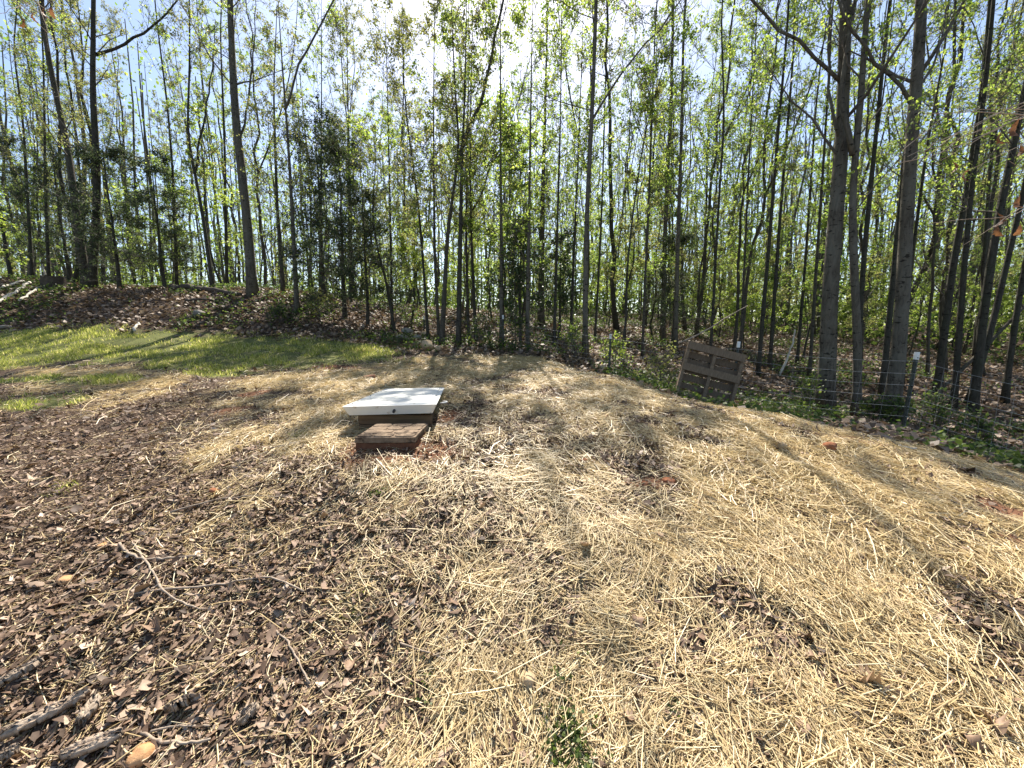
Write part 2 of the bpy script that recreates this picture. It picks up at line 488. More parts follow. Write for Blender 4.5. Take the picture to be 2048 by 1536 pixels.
def straw():
    N = 370000
    x, y, r = fan_points(N, 1.0, 13.5, 66)
    st, gr, cl = zones(x, y)
    keep = RNG.random(N) < np.maximum(st, .10 + .10 * smooth(-3.5, -.5, x)) * (1 - smooth(10.5, 13, y))
    keep &= (x < 6.2) & (RNG.random(N) > .75 * cl)
    x, y, r, st = x[keep], y[keep], r[keep], st[keep]
    n = len(x)
    L = RNG.gamma(3.2, .033, n).clip(.03, .34) * (1 + .05 * r)
    w = RNG.uniform(.0006, .0019, n) * (1 + .11 * r)
    fld = fbm(x * 1.3, y * 1.3, 71, 2) * 9.0
    ang = np.where(RNG.random(n) < .45, fld + RNG.normal(0, .5, n), RNG.uniform(0, 2 * math.pi, n))
    ex = .06
    gx = (H(x + ex, y) - H(x - ex, y)) / (2 * ex); gy = (H(x, y + ex) - H(x, y - ex)) / (2 * ex)
    d = np.stack([np.cos(ang), np.sin(ang), gx * np.cos(ang) + gy * np.sin(ang) + RNG.normal(0, .13, n)], -1); d = nrm(d)
    z = H(x, y) + RNG.random(n) ** 1.5 * (.012 + .035 * st) + .004
    c = np.stack([x, y, z], -1)
    side = nrm(np.cross(d, np.array([0, 0, 1.]) + RNG.normal(0, .35, (n, 3))))
    up = np.cross(side, d)
    bend = RNG.normal(0, .075, n)[:, None] * L[:, None]
    hw = side * w[:, None]; hl = d * (L / 2)[:, None]
    ridge = up * (w * .9)[:, None]
    sb = side * bend
    near = r < 2.6
    pts, P2 = [], []
    for cc in (c - hl, c + sb + np.abs(bend) * up * .5, c + hl):
        pts += [(cc - hw)[near], (cc + ridge)[near], (cc + hw)[near]]
        P2 += [(cc - hw)[~near], (cc + hw)[~near]]
    V1 = np.stack(pts, 1).reshape(-1, 3); b = (np.arange(near.sum()) * 9)[:, None]
    F1 = np.concatenate([b + np.array(q) for q in ((0, 1, 4, 3), (1, 2, 5, 4), (3, 4, 7, 6), (4, 5, 8, 7))])
    V2 = np.stack(P2, 1).reshape(-1, 3); b = (np.arange((~near).sum()) * 6)[:, None]
    F2 = np.concatenate([b + np.array(q) for q in ((0, 1, 3, 2), (2, 3, 5, 4))])
    V, F = join([(V1, [F1]), (V2, [F2])]); F = F[0]
    o = obj('straw_mulch', make_mesh('straw_mulch', V, [F], M['straw']))
    tag(o, 'golden straw strewn thickly over the bare earth', 'straw', kind='stuff')
    return n

def crumpled(n, x, y, z, size, aspect, tiltsd, mat, name, k=7, lobes=.35, curl=.35, rng=RNG):
    a = np.arange(k) / k * 2 * math.pi
    rad = 1 + rng.uniform(-lobes, lobes, (n, k))
    ang = rng.uniform(0, 2 * math.pi, n)
    px = rad * np.cos(a); py = rad * np.sin(a) * aspect[:, None]
    cu = rng.normal(0, curl, (n, 1)); cv = rng.normal(0, curl, (n, 1))
    pz = cu * (px ** 2 - .4) + cv * (py ** 2 - .2) + rng.normal(0, curl * .35, (n, k))
    nr = nrm(np.stack([rng.normal(0, tiltsd, n), rng.normal(0, tiltsd, n), np.ones(n)], -1))
    e1 = nrm(np.cross(nr, np.stack([np.cos(ang), np.sin(ang), np.zeros(n)], -1))); e2 = np.cross(nr, e1)
    c = np.stack([x, y, z], -1)
    ring = c[:, None] + size[:, None, None] * (px[..., None] * e1[:, None] + py[..., None] * e2[:, None] + pz[..., None] * nr[:, None])
    mid = c[:, None] - size[:, None, None] * nr[:, None] * rng.normal(0.05, .12, (n, 1, 1))
    V = np.concatenate([mid, ring], 1).reshape(-1, 3)
    b = (np.arange(n) * (k + 1))[:, None]
    F = np.concatenate([b + np.array((0, 1 + i, 1 + (i + 1) % k)) for i in range(k)])
    return make_mesh(name, V, [F], mat)

def litter():
    N = 440000
    x, y, r = fan_points(N, .95, 9.5, 66)
    st, gr, cl = zones(x, y)
    keep = RNG.random(N) < (1 - st) ** 1.1 * (1 - .8 * gr) * (1 - .85 * cl) * (1 - smooth(7.2, 8.8, y)) + .08
    keep &= (x < 4.6) & (sdf(GRASS, x, y) < .6)
    x, y, r, st = x[keep], y[keep], r[keep], st[keep]
    big = RNG.random(len(x)) < .20
    xs, ys, rs = x[~big], y[~big], r[~big]; n = len(xs)
    size = RNG.gamma(1.9, .0052, n).clip(.003, .045) * (1 + .12 * rs)
    V, F = leaf_quads(np.stack([xs, ys, H(xs, ys) + RNG.random(n) * .020 + .004], -1), size, RNG, 2.6, .24)
    o = obj('leaf_mould', make_mesh('leaf_mould', V, [F], M['litter']))
    tag(o, 'fine shredded brown leaf mould covering the near ground', 'leaf mould', kind='stuff')
    x, y, r, st = x[big], y[big], r[big], st[big]; n = len(x)
    size = RNG.gamma(2.0, .0046, n).clip(.004, .026) * (1 + .10 * r) * (1 - .3 * st)
    z = H(x, y) + RNG.random(n) * .016 + size * .3 + .006
    o = obj('leaf_litter', crumpled(n, x, y, z, size, RNG.uniform(.25, .8, n), .38, M['litter'], 'leaf_litter', 6, .45, .4))
    tag(o, 'crumpled brown dead leaves covering the near ground', 'leaf litter', kind='stuff')
    # shredded bark chips
    N = 45000
    x, y, r = fan_points(N, .95, 6.5, 66)
    st, gr, cl = zones(x, y)
    w_ = np.clip(1 - st, 0, 1) * smooth(.6, -1.2, x) * (1 - gr)
    keep = RNG.random(N) < w_ * .9
    x, y, r = x[keep], y[keep], r[keep]; n = len(x)
    size = RNG.gamma(2.6, .0055, n).clip(.005, .05)
    z = H(x, y) + RNG.random(n) * .03 + .006
    o = obj('bark_mulch', crumpled(n, x, y, z, size, RNG.uniform(.10, .28, n), .3, M['chip'], 'bark_mulch', 6, .25, .12))
    tag(o, 'shredded bark chips mixed among the dead leaves', 'bark mulch', kind='stuff')

def forest_floor():
    N = 140000
    th = np.radians(RNG.uniform(-68, 68, N)); r = np.sqrt(RNG.uniform(5.0 ** 2, 44 ** 2, N) * RNG.random(N) ** .9)
    x, y = r * np.sin(th), r * np.cos(th)
    st, gr, cl = zones(x, y)
    crest = sdf(STRAW, x, y)
    keep = (crest < .15) & (RNG.random(N) > gr * 1.2) & ((x > 1.5) | (y > 9.3))
    bq = G(853, 702); keep &= np.hypot(x - bq[0], y - bq[1] + .15) > .45
    x, y, r = x[keep], y[keep], r[keep]; n = len(x)
    size = RNG.uniform(.03, .065, n) * (1 + .016 * r)
    z = H(x, y) + size * .35 + RNG.random(n) * .02
    V, F = leaf_quads(np.stack([x, y, z], -1), size * 2, RNG, 2.2, .4)
    o = obj('forest_leaf_litter', make_mesh('forest_leaf_litter', V, [F], M['floor_leaf']))
    tag(o, 'pale brown fallen leaves on the floor of the woods', 'leaf litter', kind='stuff')

def blades(n, x, y, h, w, lean, mat, name):
    z = H(x, y) - .01
    ang = RNG.uniform(0, 2 * math.pi, n); la = RNG.uniform(0, 2 * math.pi, n)
    sd = np.stack([np.cos(ang), np.sin(ang), np.zeros(n)], -1) * w[:, None]
    ld = np.stack([np.cos(la), np.sin(la), np.zeros(n)], -1) * (h * lean)[:, None]
    b = np.stack([x, y, z], -1); up = np.array([0, 0, 1.])
    m_ = b + up * (h * .55)[:, None] + ld * .35; t = b + up * h[:, None] * .95 + ld
    V = np.stack([b - sd, b + sd, m_ - sd * .75, m_ + sd * .75, t], 1).reshape(-1, 3)
    i = (np.arange(n) * 5)[:, None]
    return make_mesh(name, V, [i + np.array((0, 1, 3, 2)), i + np.array((2, 3, 4))], mat)

def grass():
    N = 300000
    th = np.radians(RNG.uniform(-68, 0, N)); r = RNG.uniform(4.5, 20, N)
    x, y = r * np.sin(th), r * np.cos(th)
    st, gr, cl = zones(x, y)
    clump = fbm(x * 2.2, y * 2.2, 91, 3)
    keep = RNG.random(N) < gr * smooth(.34, .60, clump)
    x, y, r, clump = x[keep], y[keep], r[keep], clump[keep]; n = len(x)
    h = RNG.uniform(.03, .09, n) * (.5 + clump)
    o = obj('grass', blades(n, x, y, h, RNG.uniform(.003, .006, n) * (1 + .04 * r), RNG.uniform(.1, .8, n), M['grass'], 'grass'))
    tag(o, 'short bright green grass strip below the wooded bank', 'grass', kind='stuff')

def leaf_quads(c, size, rng, upbias=.6, width=.42):
    n = len(c)
    nr = nrm(rng.normal(0, 1, (n, 3)) + np.array([0, 0, upbias]))
    a = nrm(np.cross(nr, rng.normal(0, 1, (n, 3)))); b = np.cross(nr, a)
    s = size[:, None]
    V = np.stack([c, c + s * (a * .45 + b * width + nr * .12), c + s * a, c + s * (a * .45 - b * width + nr * .12)], 1).reshape(-1, 3)
    F = (np.arange(n) * 4)[:, None] + np.array((0, 1, 2, 3))
    return V, F

def undergrowth():
    N = 60000
    th = np.radians(RNG.uniform(-68, 68, N)); r = RNG.uniform(5, 36, N)
    x, y = r * np.sin(th), r * np.cos(th)
    cl = fbm(x * .55 + 3, y * .55, 55, 4)
    st, gr, _ = zones(x, y)
    crest = sdf(STRAW, x, y)
    edge = np.exp(-((crest + .9) / .8) ** 2) * (x > .5)
    keep = (crest < -.12) & (gr < .4) & ((x > 1.2) | (y > 9.5)) & (RNG.random(N) < smooth(.47, .66, cl) * .8 + .22 * edge * smooth(.42, .62, cl) + .03)
    x, y, r = x[keep], y[keep], r[keep]
    k = 5
    x = np.repeat(x, k) + RNG.normal(0, .07, len(x) * k); y = np.repeat(y, k) + RNG.normal(0, .07, len(y) * k); r = np.repeat(r, k)
    c = np.stack([x, y, H(x, y) + RNG.random(len(x)) ** 1.5 * .22 + .02], -1)
    V, F = leaf_quads(c, RNG.uniform(.035, .075, len(x)) * (1 + .015 * r), RNG, 1.6)
    o = obj('undergrowth', make_mesh('undergrowth', V, [F], M['herb']))
    tag(o, 'low green seedlings and weeds on the woodland floor', 'undergrowth', kind='stuff')
n_straw = straw(); litter(); forest_floor(); grass(); undergrowth()

# ------------------------------------------------------------------ trees
def along(Pn, s):
    """positions and tangents on polylines Pn (n,m,3) at s (n,) in 0..1"""
    n, m, _ = Pn.shape
    f = np.clip(s, 0, .9999) * (m - 1); i = f.astype(int); t = (f - i)[:, None]
    k = np.arange(n)
    a, b = Pn[k, i], Pn[k, i + 1]
    return a * (1 - t) + b * t, nrm(b - a)

def sweep(start, d, L, m, up, rng, wig):
    """polylines from start along d, bending by `up` towards the sky"""
    n = len(start)
    pts = [start]; dd = d.copy()
    for j in range(m - 1):
        dd = nrm(dd + np.array([0, 0, 1.]) * up / (m - 1) + rng.normal(0, wig, (n, 3)))
        pts.append(pts[-1] + dd * (L / (m - 1))[:, None])
    return np.stack(pts, 1)

def grow(path, rad, rng, n1=16, tmin=.35, len1=2.4, el=(25, 55), up=.5, k2=5, k3=4, leaves=2200, lsize=.062, low=0.0, lbias=.6, lwidth=.42, thick=.32, maxt=.97, droop=0.0):
    """boughs and leaves for a trunk polyline path (m,3) with radii rad"""
    T = path[None]
    t = np.sort(tmin + (maxt - tmin) * rng.random(n1))
    if low > 0: t[:max(1, int(n1 * low))] = rng.uniform(.12, tmin, max(1, int(n1 * low)))
    st, tg = along(np.repeat(T, n1, 0), t)
    rr = np.interp(t, np.linspace(0, 1, len(rad)), rad)
    az = rng.uniform(0, 2 * math.pi) + np.arange(n1) * 2.4 + rng.normal(0, .5, n1)
    e = np.radians(rng.uniform(*el, n1))
    d = np.stack([np.cos(az) * np.cos(e), np.sin(az) * np.cos(e), np.sin(e)], -1)
    L = len1 * (1 - .62 * np.clip((t - tmin) / (1 - tmin), 0, 1)) * rng.uniform(.55, 1.25, n1)
    P1 = sweep(st, d, L, 6, up, rng, .13)
    R1 = np.maximum(rr * thick * rng.uniform(.6, 1.1, n1), .007)[:, None] * np.linspace(1, .22, 6)
    parts = [tubes(P1, R1, 5)]
    i2 = np.repeat(np.arange(n1), k2); s = rng.uniform(.22, 1.0, len(i2))
    q, tg = along(P1[i2], s)
    d2 = nrm(tg + rng.normal(0, .62, (len(i2), 3)) + np.array([0, 0, .12 - droop]))
    L2 = L[i2] * rng.uniform(.22, .55, len(i2)) * (1.1 - .5 * s)
    P2 = sweep(q, d2, L2, 4, up * .5 - droop, rng, .16)
    R2 = np.maximum(R1[i2, 3] * .6, .006)[:, None] * np.linspace(1, .4, 4)
    parts.append(tubes(P2, R2, 3))
    i3 = np.repeat(np.arange(len(i2)), k3); s3 = rng.uniform(.25, 1.0, len(i3))
    q, tg = along(P2[i3], s3)
    d3 = nrm(tg + rng.normal(0, .6, (len(i3), 3)) + np.array([0, 0, .05 - droop]))
    L3 = (L2[i3] * rng.uniform(.3, .7, len(i3))).clip(.12, .8)
    P3 = sweep(q, d3, L3, 2, .1 - droop, rng, .12)
    R3 = np.full((len(i3), 1), .0048) * np.array([1, .6])
    parts.append(tubes(P3, R3, 3))
    br = join(parts)
    lf = None
    if leaves:
        nc = leaves // 5
        j = rng.integers(0, len(P3), nc)
        c, _ = along(P3[j], rng.uniform(.3, 1.0, nc))
        c = np.repeat(c, 5, 0); c = c + rng.normal(0, .05, c.shape); leaves = len(c)
        lf = leaf_quads(c, lsize * rng.uniform(.55, 1.3, leaves), rng, lbias, lwidth)
    return br, lf

def trunk_mesh(path, rad, name, mat, k=10, flare=1.35, rng=RNG):
    m = len(path)
    r = rad.copy()
    z = np.linspace(0, 1, m)
    V, F = tubes(path[None], r[None], k, True)
    V = V.reshape(m, k, 3)
    h = np.linalg.norm(path - path[0], axis=1)
    fl = 1 + (flare - 1) * np.exp(-h / (r[0] * 2.2))
    lob = 1 + .10 * np.exp(-h / (r[0] * 3))[:, None] * np.sin(np.arange(k) * 2 * math.pi * 3 / k)[None] + .035 * rng.normal(0, 1, (m, k))
    V = path[:, None] + (V - path[:, None]) * fl[:, None, None] * lob[..., None]
    return make_mesh(name, V.reshape(-1, 3), F, mat, True)

def resample(pts, m):
    pts = np.asarray(pts); d = np.concatenate([[0], np.cumsum(np.linalg.norm(np.diff(pts, axis=0), axis=1))])
    s = np.linspace(0, d[-1], m)
    out = np.stack([np.interp(s, d, pts[:, i]) for i in range(3)], -1)
    for _ in range(2):
        out[1:-1] = .5 * out[1:-1] + .25 * (out[:-2] + out[2:])
    return out

def traced_tree(label, Y, wpx, way, height=15.0, name='poplar_tree', cat='tree', bark='bark_grey', leaf='leaf_yellow', seed=0, limbs=(), group='tall trees at the edge of the woods', **kw):
    """a tree whose trunk follows pixels (base first) at distance Y; limbs: extra forks (list of pixels from the trunk, width)"""
    rng = np.random.default_rng(1000 + seed)
    base = P(*way[0], Y); gz = h1(base[0], base[1])
    pts = [np.array((base[0], base[1], gz - .08))]
    for k_, (px, py) in enumerate(way[1:]):
        pts.append(P(px, py, Y + rng.normal(0, .12) * (k_ > 0)))
    top = pts[-1]; d = nrm(pts[-1] - pts[-2]); d = nrm(d * .5 + np.array([0, 0, .8]))
    if -8.5 < base[0] < 1.9: height = min(height, .80 * Y + EYE - gz)
    z_end = gz + height
    if top[2] < z_end - .5:
        n = 3; stp = (z_end - top[2]) / n
        for i in range(n):
            d = nrm(d + rng.normal(0, .08, 3) + np.array([0, 0, .15])); pts.append(pts[-1] + d * stp)
    pts = np.array(pts)
    org = np.array((pts[0][0], pts[0][1], gz))
    path = resample(pts - org, 26)
    r0 = wpx * Y / FPX / 2 * .74
    hh = np.linspace(0, 1, 26)
    rad = r0 * (1 - .90 * hh ** .85)
    t = thing(name, label, cat, org, group)
    obj('trunk', trunk_mesh(path, rad, 'trunk', M[bark], 12 if r0 > .1 else 8, rng=rng), t)
    for li, (lp, lw) in enumerate(limbs):
        q = np.array([P(a, b_, Y + .05 * i) for i, (a, b_) in enumerate(lp)]) - org
        dd = nrm(q[-1] - q[-2])
        q = np.concatenate([q, [q[-1] + dd * 1.2 + (0, 0, .4), q[-1] + dd * 2.2 + (0, 0, 1.1)]])
        lr = lw * Y / FPX / 2 * .72
        lp_ = resample(q, 14); lp_[1:] += rng.normal(0, .022, (13, 3)); lrad = lr * np.linspace(1, .22, 14)
        lo = obj('limb', trunk_mesh(lp_, lrad, 'limb', M[bark], 8, 1.1, rng=rng), t)
        br, lf = grow(lp_, lrad, rng, n1=7, tmin=.3, len1=1.3, leaves=350, lsize=.075, k2=4, k3=3)
        obj('twigs', make_mesh('twigs', br[0], br[1], M['twig']), lo)['kind'] = 'stuff'
    p = dict(n1=20, tmin=.26, len1=2.3, leaves=2600, k2=6, k3=5)
    p.update(kw)
    br, lf = grow(path, rad, rng, **p)
    obj('branches', make_mesh('branches', br[0], br[1], M['twig']), t)['kind'] = 'stuff'
    if lf: obj('crown', make_mesh('crown', lf[0], [lf[1]], M[leaf]), t)['kind'] = 'stuff'
    return t

A = traced_tree
B_ = dict(bark='bark_brown', name='hardwood_tree')
D_ = dict(bark='bark_dark', name='hardwood_tree')
TREES = [
 # the bank, from the picture's edge inwards
 ('slim dark tree nearest the fallen white poles on the bank', 17, 8, [(62, 545), (46, 237), (25, 91)], 14, D_),
 ('thin straight tree behind the stump on the bank', 17, 8, [(93, 530), (91, 380), (87, 114)], 14, D_),
 ('grey-brown tree leaning outward above the stump on the bank', 15.5, 19, [(172, 560), (157, 456), (150, 410), (137, 296), (109, 182), (82, 27)], 17, B_),
 ('thick dark trunk rising from the shaded top of the bank', 15.5, 20, [(182, 571), (190, 470), (196, 365), (185, 182), (187, 0)], 17, dict(bark='bark_dark', name='hardwood_tree', limbs=[([(188, 110), (205, 108), (235, 95), (300, 60)], 7)])),
 ('slender pole tree on the bank between the thick dark trunk and the fallen log', 16.5, 8, [(352, 560), (347, 365), (337, 228), (310, 14)], 15, D_),
 ('crooked thin tree with a high fork above the fallen log', 15, 10, [(426, 579), (406, 433), (390, 345), (374, 273), (380, 114)], 13, dict(bark='bark_dark', name='hardwood_tree', limbs=[([(390, 345), (402, 280), (412, 230)], 6)])),
 ('thin straight tree just behind the big bank tree with the curved trunk', 17.5, 9, [(452, 560), (451, 410), (449, 273), (440, 60)], 15, D_),
 ('big grey tree with a gently curved trunk and wide foot on the bank', 13.5, 25, [(506, 592), (492, 410), (474, 273), (465, 137), (460, 0)], 18, dict(limbs=[([(474, 290), (490, 245), (497, 200)], 6)])),
 ('slim upright tree just behind the pair at the bank end', 14.5, 12, [(567, 588), (554, 410), (547, 182), (554, 14)], 17, B_),
 ('slim tree standing furthest down the slope at the bank end', 12.8, 14, [(594, 620), (586, 456), (577, 296), (565, 137), (556, 0)], 17, dict(limbs=[([(570, 220), (600, 120), (650, 40)], 6)])),
 # the middle
 ('thin tree between the bank and the dark cedar clump', 15, 8, [(640, 610), (642, 420), (643, 292), (643, 0)], 16, D_),
 ('thin tree rising out of the dark cedar clump', 15.5, 8, [(702, 620), (700, 460), (698, 320), (693, 45)], 16, D_),
 ('thin tree in front of the rock heap with leafy shoots', 13, 8, [(784, 645), (781, 456), (775, 182), (770, 20)], 15, D_),
 ('crooked short tree leaning beside the rock heap', 12.5, 9, [(790, 655), (772, 560), (755, 500), (745, 440)], 6.5, dict(bark='bark_dark', name='hardwood_tree', leaves=1800, tmin=.4, n1=14)),
 ('thin dark stem behind the round tan boulder', 12.2, 9, [(856, 660), (846, 520), (837, 410), (815, 250)], 12, D_),
 ('slim straight tree on the near side of the twin trunks by the boulder', 12.0, 10, [(878, 668), (869, 502), (867, 228), (869, 0)], 17, B_),
 ('brown trunk leaning over the boulder and bending back at a high elbow', 11.3, 15, [(883, 690), (890, 560), (896, 456), (912, 350), (919, 296), (910, 180), (903, 14)], 16, dict(bark='bark_brown', name='hardwood_tree', limbs=[([(914, 330), (937, 255), (974, 182), (988, 91), (1010, 0)], 10)])),
 ('dark ivy-footed trunk beside the brown leaning trunk', 11.2, 16, [(917, 695), (919, 560), (921, 456), (924, 320), (930, 182), (933, 0)], 17, D_),
 ('thin tree just past the ivy-footed trunk', 12.8, 9, [(937, 672), (934, 560), (932, 456), (936, 200)], 15, B_),
 ('slim tree with a side branch between the ivy-footed trunk and the capped post', 12.5, 10, [(952, 670), (946, 560), (942, 456), (940, 273), (945, 60)], 16, dict(bark='bark_dark', name='hardwood_tree', limbs=[([(944, 420), (965, 380), (990, 320), (1005, 290)], 5)])),
 ('straight grey tree rising directly behind the white-capped post', 11.6, 13, [(1003, 700), (1003, 502), (1001, 320), (1001, 0)], 18, {}),
 ('straight grey tree beside the dark holly', 11.2, 13, [(1055, 694), (1056, 547), (1060, 320), (1065, 0)], 18, {}),
 ('stout hazy trunk deep behind the dark holly', 16.5, 19, [(1082, 655), (1083, 547), (1086, 365), (1090, 228), (1095, 23)], 20, B_),
 ('slim tree just past the dark holly', 11.5, 10, [(1108, 698), (1112, 547), (1116, 410), (1120, 273), (1124, 46)], 17, D_),
 ('slim slanting tree between the holly and the pale straight poplar', 12.5, 9, [(1141, 690), (1148, 500), (1154, 365), (1165, 91)], 16, D_),
 ('pale straight poplar standing alone at the corner of the straw', 10.3, 16, [(1170, 712), (1171, 580), (1172, 456), (1184, 228), (1193, 0)], 18, dict(limbs=[([(1184, 240), (1215, 190), (1260, 120), (1320, 60)], 6)])),
 ('thin tree close behind the pale straight poplar', 13, 7, [(1189, 690), (1198, 540), (1204, 410), (1213, 91)], 15, D_),
 ('thin tree midway between the pale poplar and the pallet', 11.5, 8, [(1285, 705), (1290, 560), (1297, 420), (1305, 200)], 15, B_),
 ('thin wavy sapling stem near the middle of the gap before the pallet', 11, 7, [(1240, 712), (1254, 640), (1252, 560), (1264, 440)], 10, D_),
 ('grey tree deep behind the pallet, first of a close pair', 15, 14, [(1326, 672), (1328, 540), (1332, 410), (1341, 228), (1348, 0)], 19, {}),
 ('grey tree deep behind the pallet, second of a close pair', 13.5, 13, [(1351, 690), (1355, 502), (1360, 365), (1364, 228), (1368, 0)], 19, {}),
 ('slim pole tree rising straight behind the top of the pallet', 11.5, 8, [(1422, 700), (1430, 540), (1437, 410), (1450, 228), (1440, 20)], 16, D_),
 ('thin pole tree beside the white-tipped post behind the pallet', 13, 7, [(1482, 700), (1490, 500), (1496, 365), (1507, 160)], 15, B_),
 ('dark slanting pole tree, first beyond the pallet', 11.8, 11, [(1518, 724), (1528, 600), (1541, 456), (1555, 273), (1578, 23)], 18, D_),
 ('dark slanting pole tree, second beyond the pallet', 12.6, 10, [(1541, 716), (1555, 502), (1569, 320), (1589, 91)], 18, D_),
 ('thin pole tree leaning by the fallen pale log', 14, 8, [(1596, 705), (1608, 560), (1619, 410), (1633, 190)], 17, D_),
 ('slim pole tree just before the big scarred poplar', 12, 9, [(1620, 745), (1632, 540), (1640, 430), (1655, 200)], 17, B_),
 ('big scarred grey poplar, thickest trunk inside the wire fence', 8.3, 42, [(1650, 842), (1655, 700), (1661, 547), (1674, 410), (1684, 273), (1690, 160), (1687, 0)], 19, dict(name='poplar_tree', limbs=[([(1688, 170), (1672, 150), (1600, 90), (1500, 5)], 9), ([(1683, 285), (1670, 270), (1655, 235), (1658, 120)], 8)])),
 ('grey tree with a wide wishbone fork beside the big scarred poplar', 8.0, 22, [(1712, 848), (1717, 700), (1708, 547), (1703, 365), (1706, 302), (1719, 255), (1729, 91), (1731, 0)], 16, dict(limbs=[([(1706, 310), (1692, 275), (1683, 250), (1676, 200), (1690, 90), (1708, 0)], 13)])),
 ('straight tree rising behind the wishbone-forked tree', 10.5, 14, [(1716, 770), (1724, 547), (1738, 410), (1756, 228), (1774, 45)], 18, D_),
 ('straight dark tree between the wishbone fork and the fence post', 10.5, 15, [(1764, 790), (1774, 684), (1792, 500), (1806, 355), (1830, 120)], 18, D_),
 ('tall dark poplar with two high limbs beside the leaning fence post', 7.7, 36, [(1782, 850), (1797, 700), (1811, 502), (1820, 319), (1833, 160), (1847, 0)], 19, dict(limbs=[([(1838, 150), (1860, 105), (1934, 0)], 10), ([(1821, 205), (1790, 165), (1735, 105)], 9)])),
 ('slim tree slanting away behind the fence post', 11.5, 10, [(1806, 760), (1820, 547), (1838, 410), (1856, 273), (1893, 91)], 17, D_),
 ('dark trunk crossed by the leaning dead limb', 10.5, 19, [(1876, 775), (1886, 690), (1902, 547), (1929, 410), (1965, 200)], 18, D_),
 ('slim dark trunk just past the leaning dead limb', 9.6, 15, [(1908, 815), (1916, 700), (1938, 410), (1970, 182), (1988, 0)], 18, D_),
 ('stout dark trunk in the leaning group beyond the dead limb', 9.3, 21, [(1945, 835), (1958, 700), (1984, 502), (2030, 273), (2075, 60)], 18, D_),
 ('dark trunk leaning across its stout neighbour beyond the dead limb', 10.2, 16, [(1938, 790), (1975, 690), (2025, 479), (2060, 330)], 17, D_),
 ('dark trunk at the picture edge past the dead limb', 10.8, 15, [(2010, 805), (2022, 690), (2045, 560), (2090, 300)], 17, D_),
]
for i, (label, Y, w, way, ht, kw) in enumerate(TREES):
    kw = dict(kw)
    if 'leaf' not in kw: kw['leaf'] = ('leaf_pale', 'leaf_yellow', 'leaf_pale')[i % 3] if way[0][0] < 960 else ('leaf_yellow', 'leaf_green', 'leaf_yellow')[i % 3]
    traced_tree(label, Y, w, way, ht, seed=i, **kw)

# --- trees deeper in the woods: a few kinds, copied
def proto(name, label, cat, group, height, r0, seed, bark, leaf, wob=.35, fork=False, **kw):
    rng = np.random.default_rng(seed)
    m = 20
    z = np.linspace(0, height, m)
    off = np.cumsum(rng.normal(0, wob * height / m * .25, (m, 2)), 0); off -= off[0]
    path = np.stack([off[:, 0], off[:, 1], z - .1], -1)
    rad = r0 * (1 - .90 * np.linspace(0, 1, m) ** .85)
    t = thing(name, label, cat, (0, 0, 0), group)
    obj('trunk', trunk_mesh(path, rad, 'trunk', M[bark], 8, rng=rng), t)
    if fork:
        k = 7; a = rng.uniform(0, 6.28); n = m - k
        q = np.linspace(0, 1, n); lat = (1 - (1 - q) ** 2) * height * .10
        p2 = path[k] + np.stack([np.cos(a) * lat, np.sin(a) * lat, q * height * .5], -1)
        obj('limb', trunk_mesh(p2, rad[k] * .75 * np.linspace(1, .2, n), 'limb', M[bark], 7, 1.0, rng=rng), t)
    br, lf = grow(path, rad, rng, **kw)
    obj('branches', make_mesh('branches', br[0], br[1], M['twig']), t)['kind'] = 'stuff'
    if lf: obj('crown', make_mesh('crown', lf[0], [lf[1]], M[leaf]), t)['kind'] = 'stuff'
    return t

GT = 'slender trees deep in the woods'
LT = 'slender tall tree standing deep in the woods behind the front trunks'
PT = [proto('slender_tree', LT, 'tree', GT, 15 + i, .055 + .018 * (i % 3), 300 + i, ('bark_grey', 'bark_brown', 'bark_dark')[i % 3], ('leaf_yellow', 'leaf_green', 'leaf_pale')[i % 3],
            n1=30, tmin=.14, len1=2.1, leaves=4800, lsize=.064, k2=7, k3=5, fork=(i % 3 == 1)) for i in range(6)]
for i_, p_ in enumerate(PT): p_['kind_no'] = i_
GS = 'leafy saplings among the trunks'
LS = 'thin leafy sapling with pale green spring leaves among the trunks'
PS = [proto('sapling', LS, 'sapling', GS, 5.5 + i, .028 + .005 * i, 400 + i, 'bark_dark', ('leaf_yellow', 'leaf_green', 'leaf_yellow', 'leaf_pale')[i],
            wob=.5, n1=20, tmin=.2, len1=1.25, el=(5, 40), leaves=3400, lsize=.066, k2=5, k3=4, thick=.5, lbias=1.3) for i in range(4)]
rng = np.random.default_rng(77)
placed = []
def free(x, y, dmin):
    for a, b in placed:
        if (a - x) ** 2 + (b - y) ** 2 < dmin * dmin: return False
    return True
def scatter(protos, n, ymin, ymax, dmin, sc, spread=1.45, cond=None):
    used, k, tries = set(), 0, 0
    while k < n and tries < 20000:
        tries += 1
        y = ymin + (ymax - ymin) * rng.random() ** .8; x = rng.uniform(-spread, spread) * y
        if cond and not cond(x, y): continue
        if not free(x, y, dmin): continue
        placed.append((x, y))
        p = protos[k % len(protos)]
        s = rng.uniform(*sc); xy = s * rng.uniform(.8, 1.35)
        if -9 < x < 2.0 and y < 34 and 'slender' in p.name:
            s = min(s, (.74 * y + EYE - h1(x, y)) / (15 + int(p['kind_no']))); xy = min(xy, s * 1.3)
        loc = (x, y, h1(x, y)); rz = rng.uniform(0, 6.28); tl = (rng.normal(0, .045), rng.normal(0, .045))
        if p.name not in used:
            used.add(p.name); p.location = loc; p.rotation_euler = (tl[0], tl[1], rz); p.scale = (xy, xy, s)
        else:
            copy_tree(p, loc, rz, (xy, xy, s), None, tl)
        q = COL.objects[-1] if p.name in first_done else p
        first_done.add(p.name)
        region(q if q.parent is None else root_of(q), x / y)
        k += 1
first_done = set()
def root_of(o):
    while o.parent is not None: o = o.parent
    return o
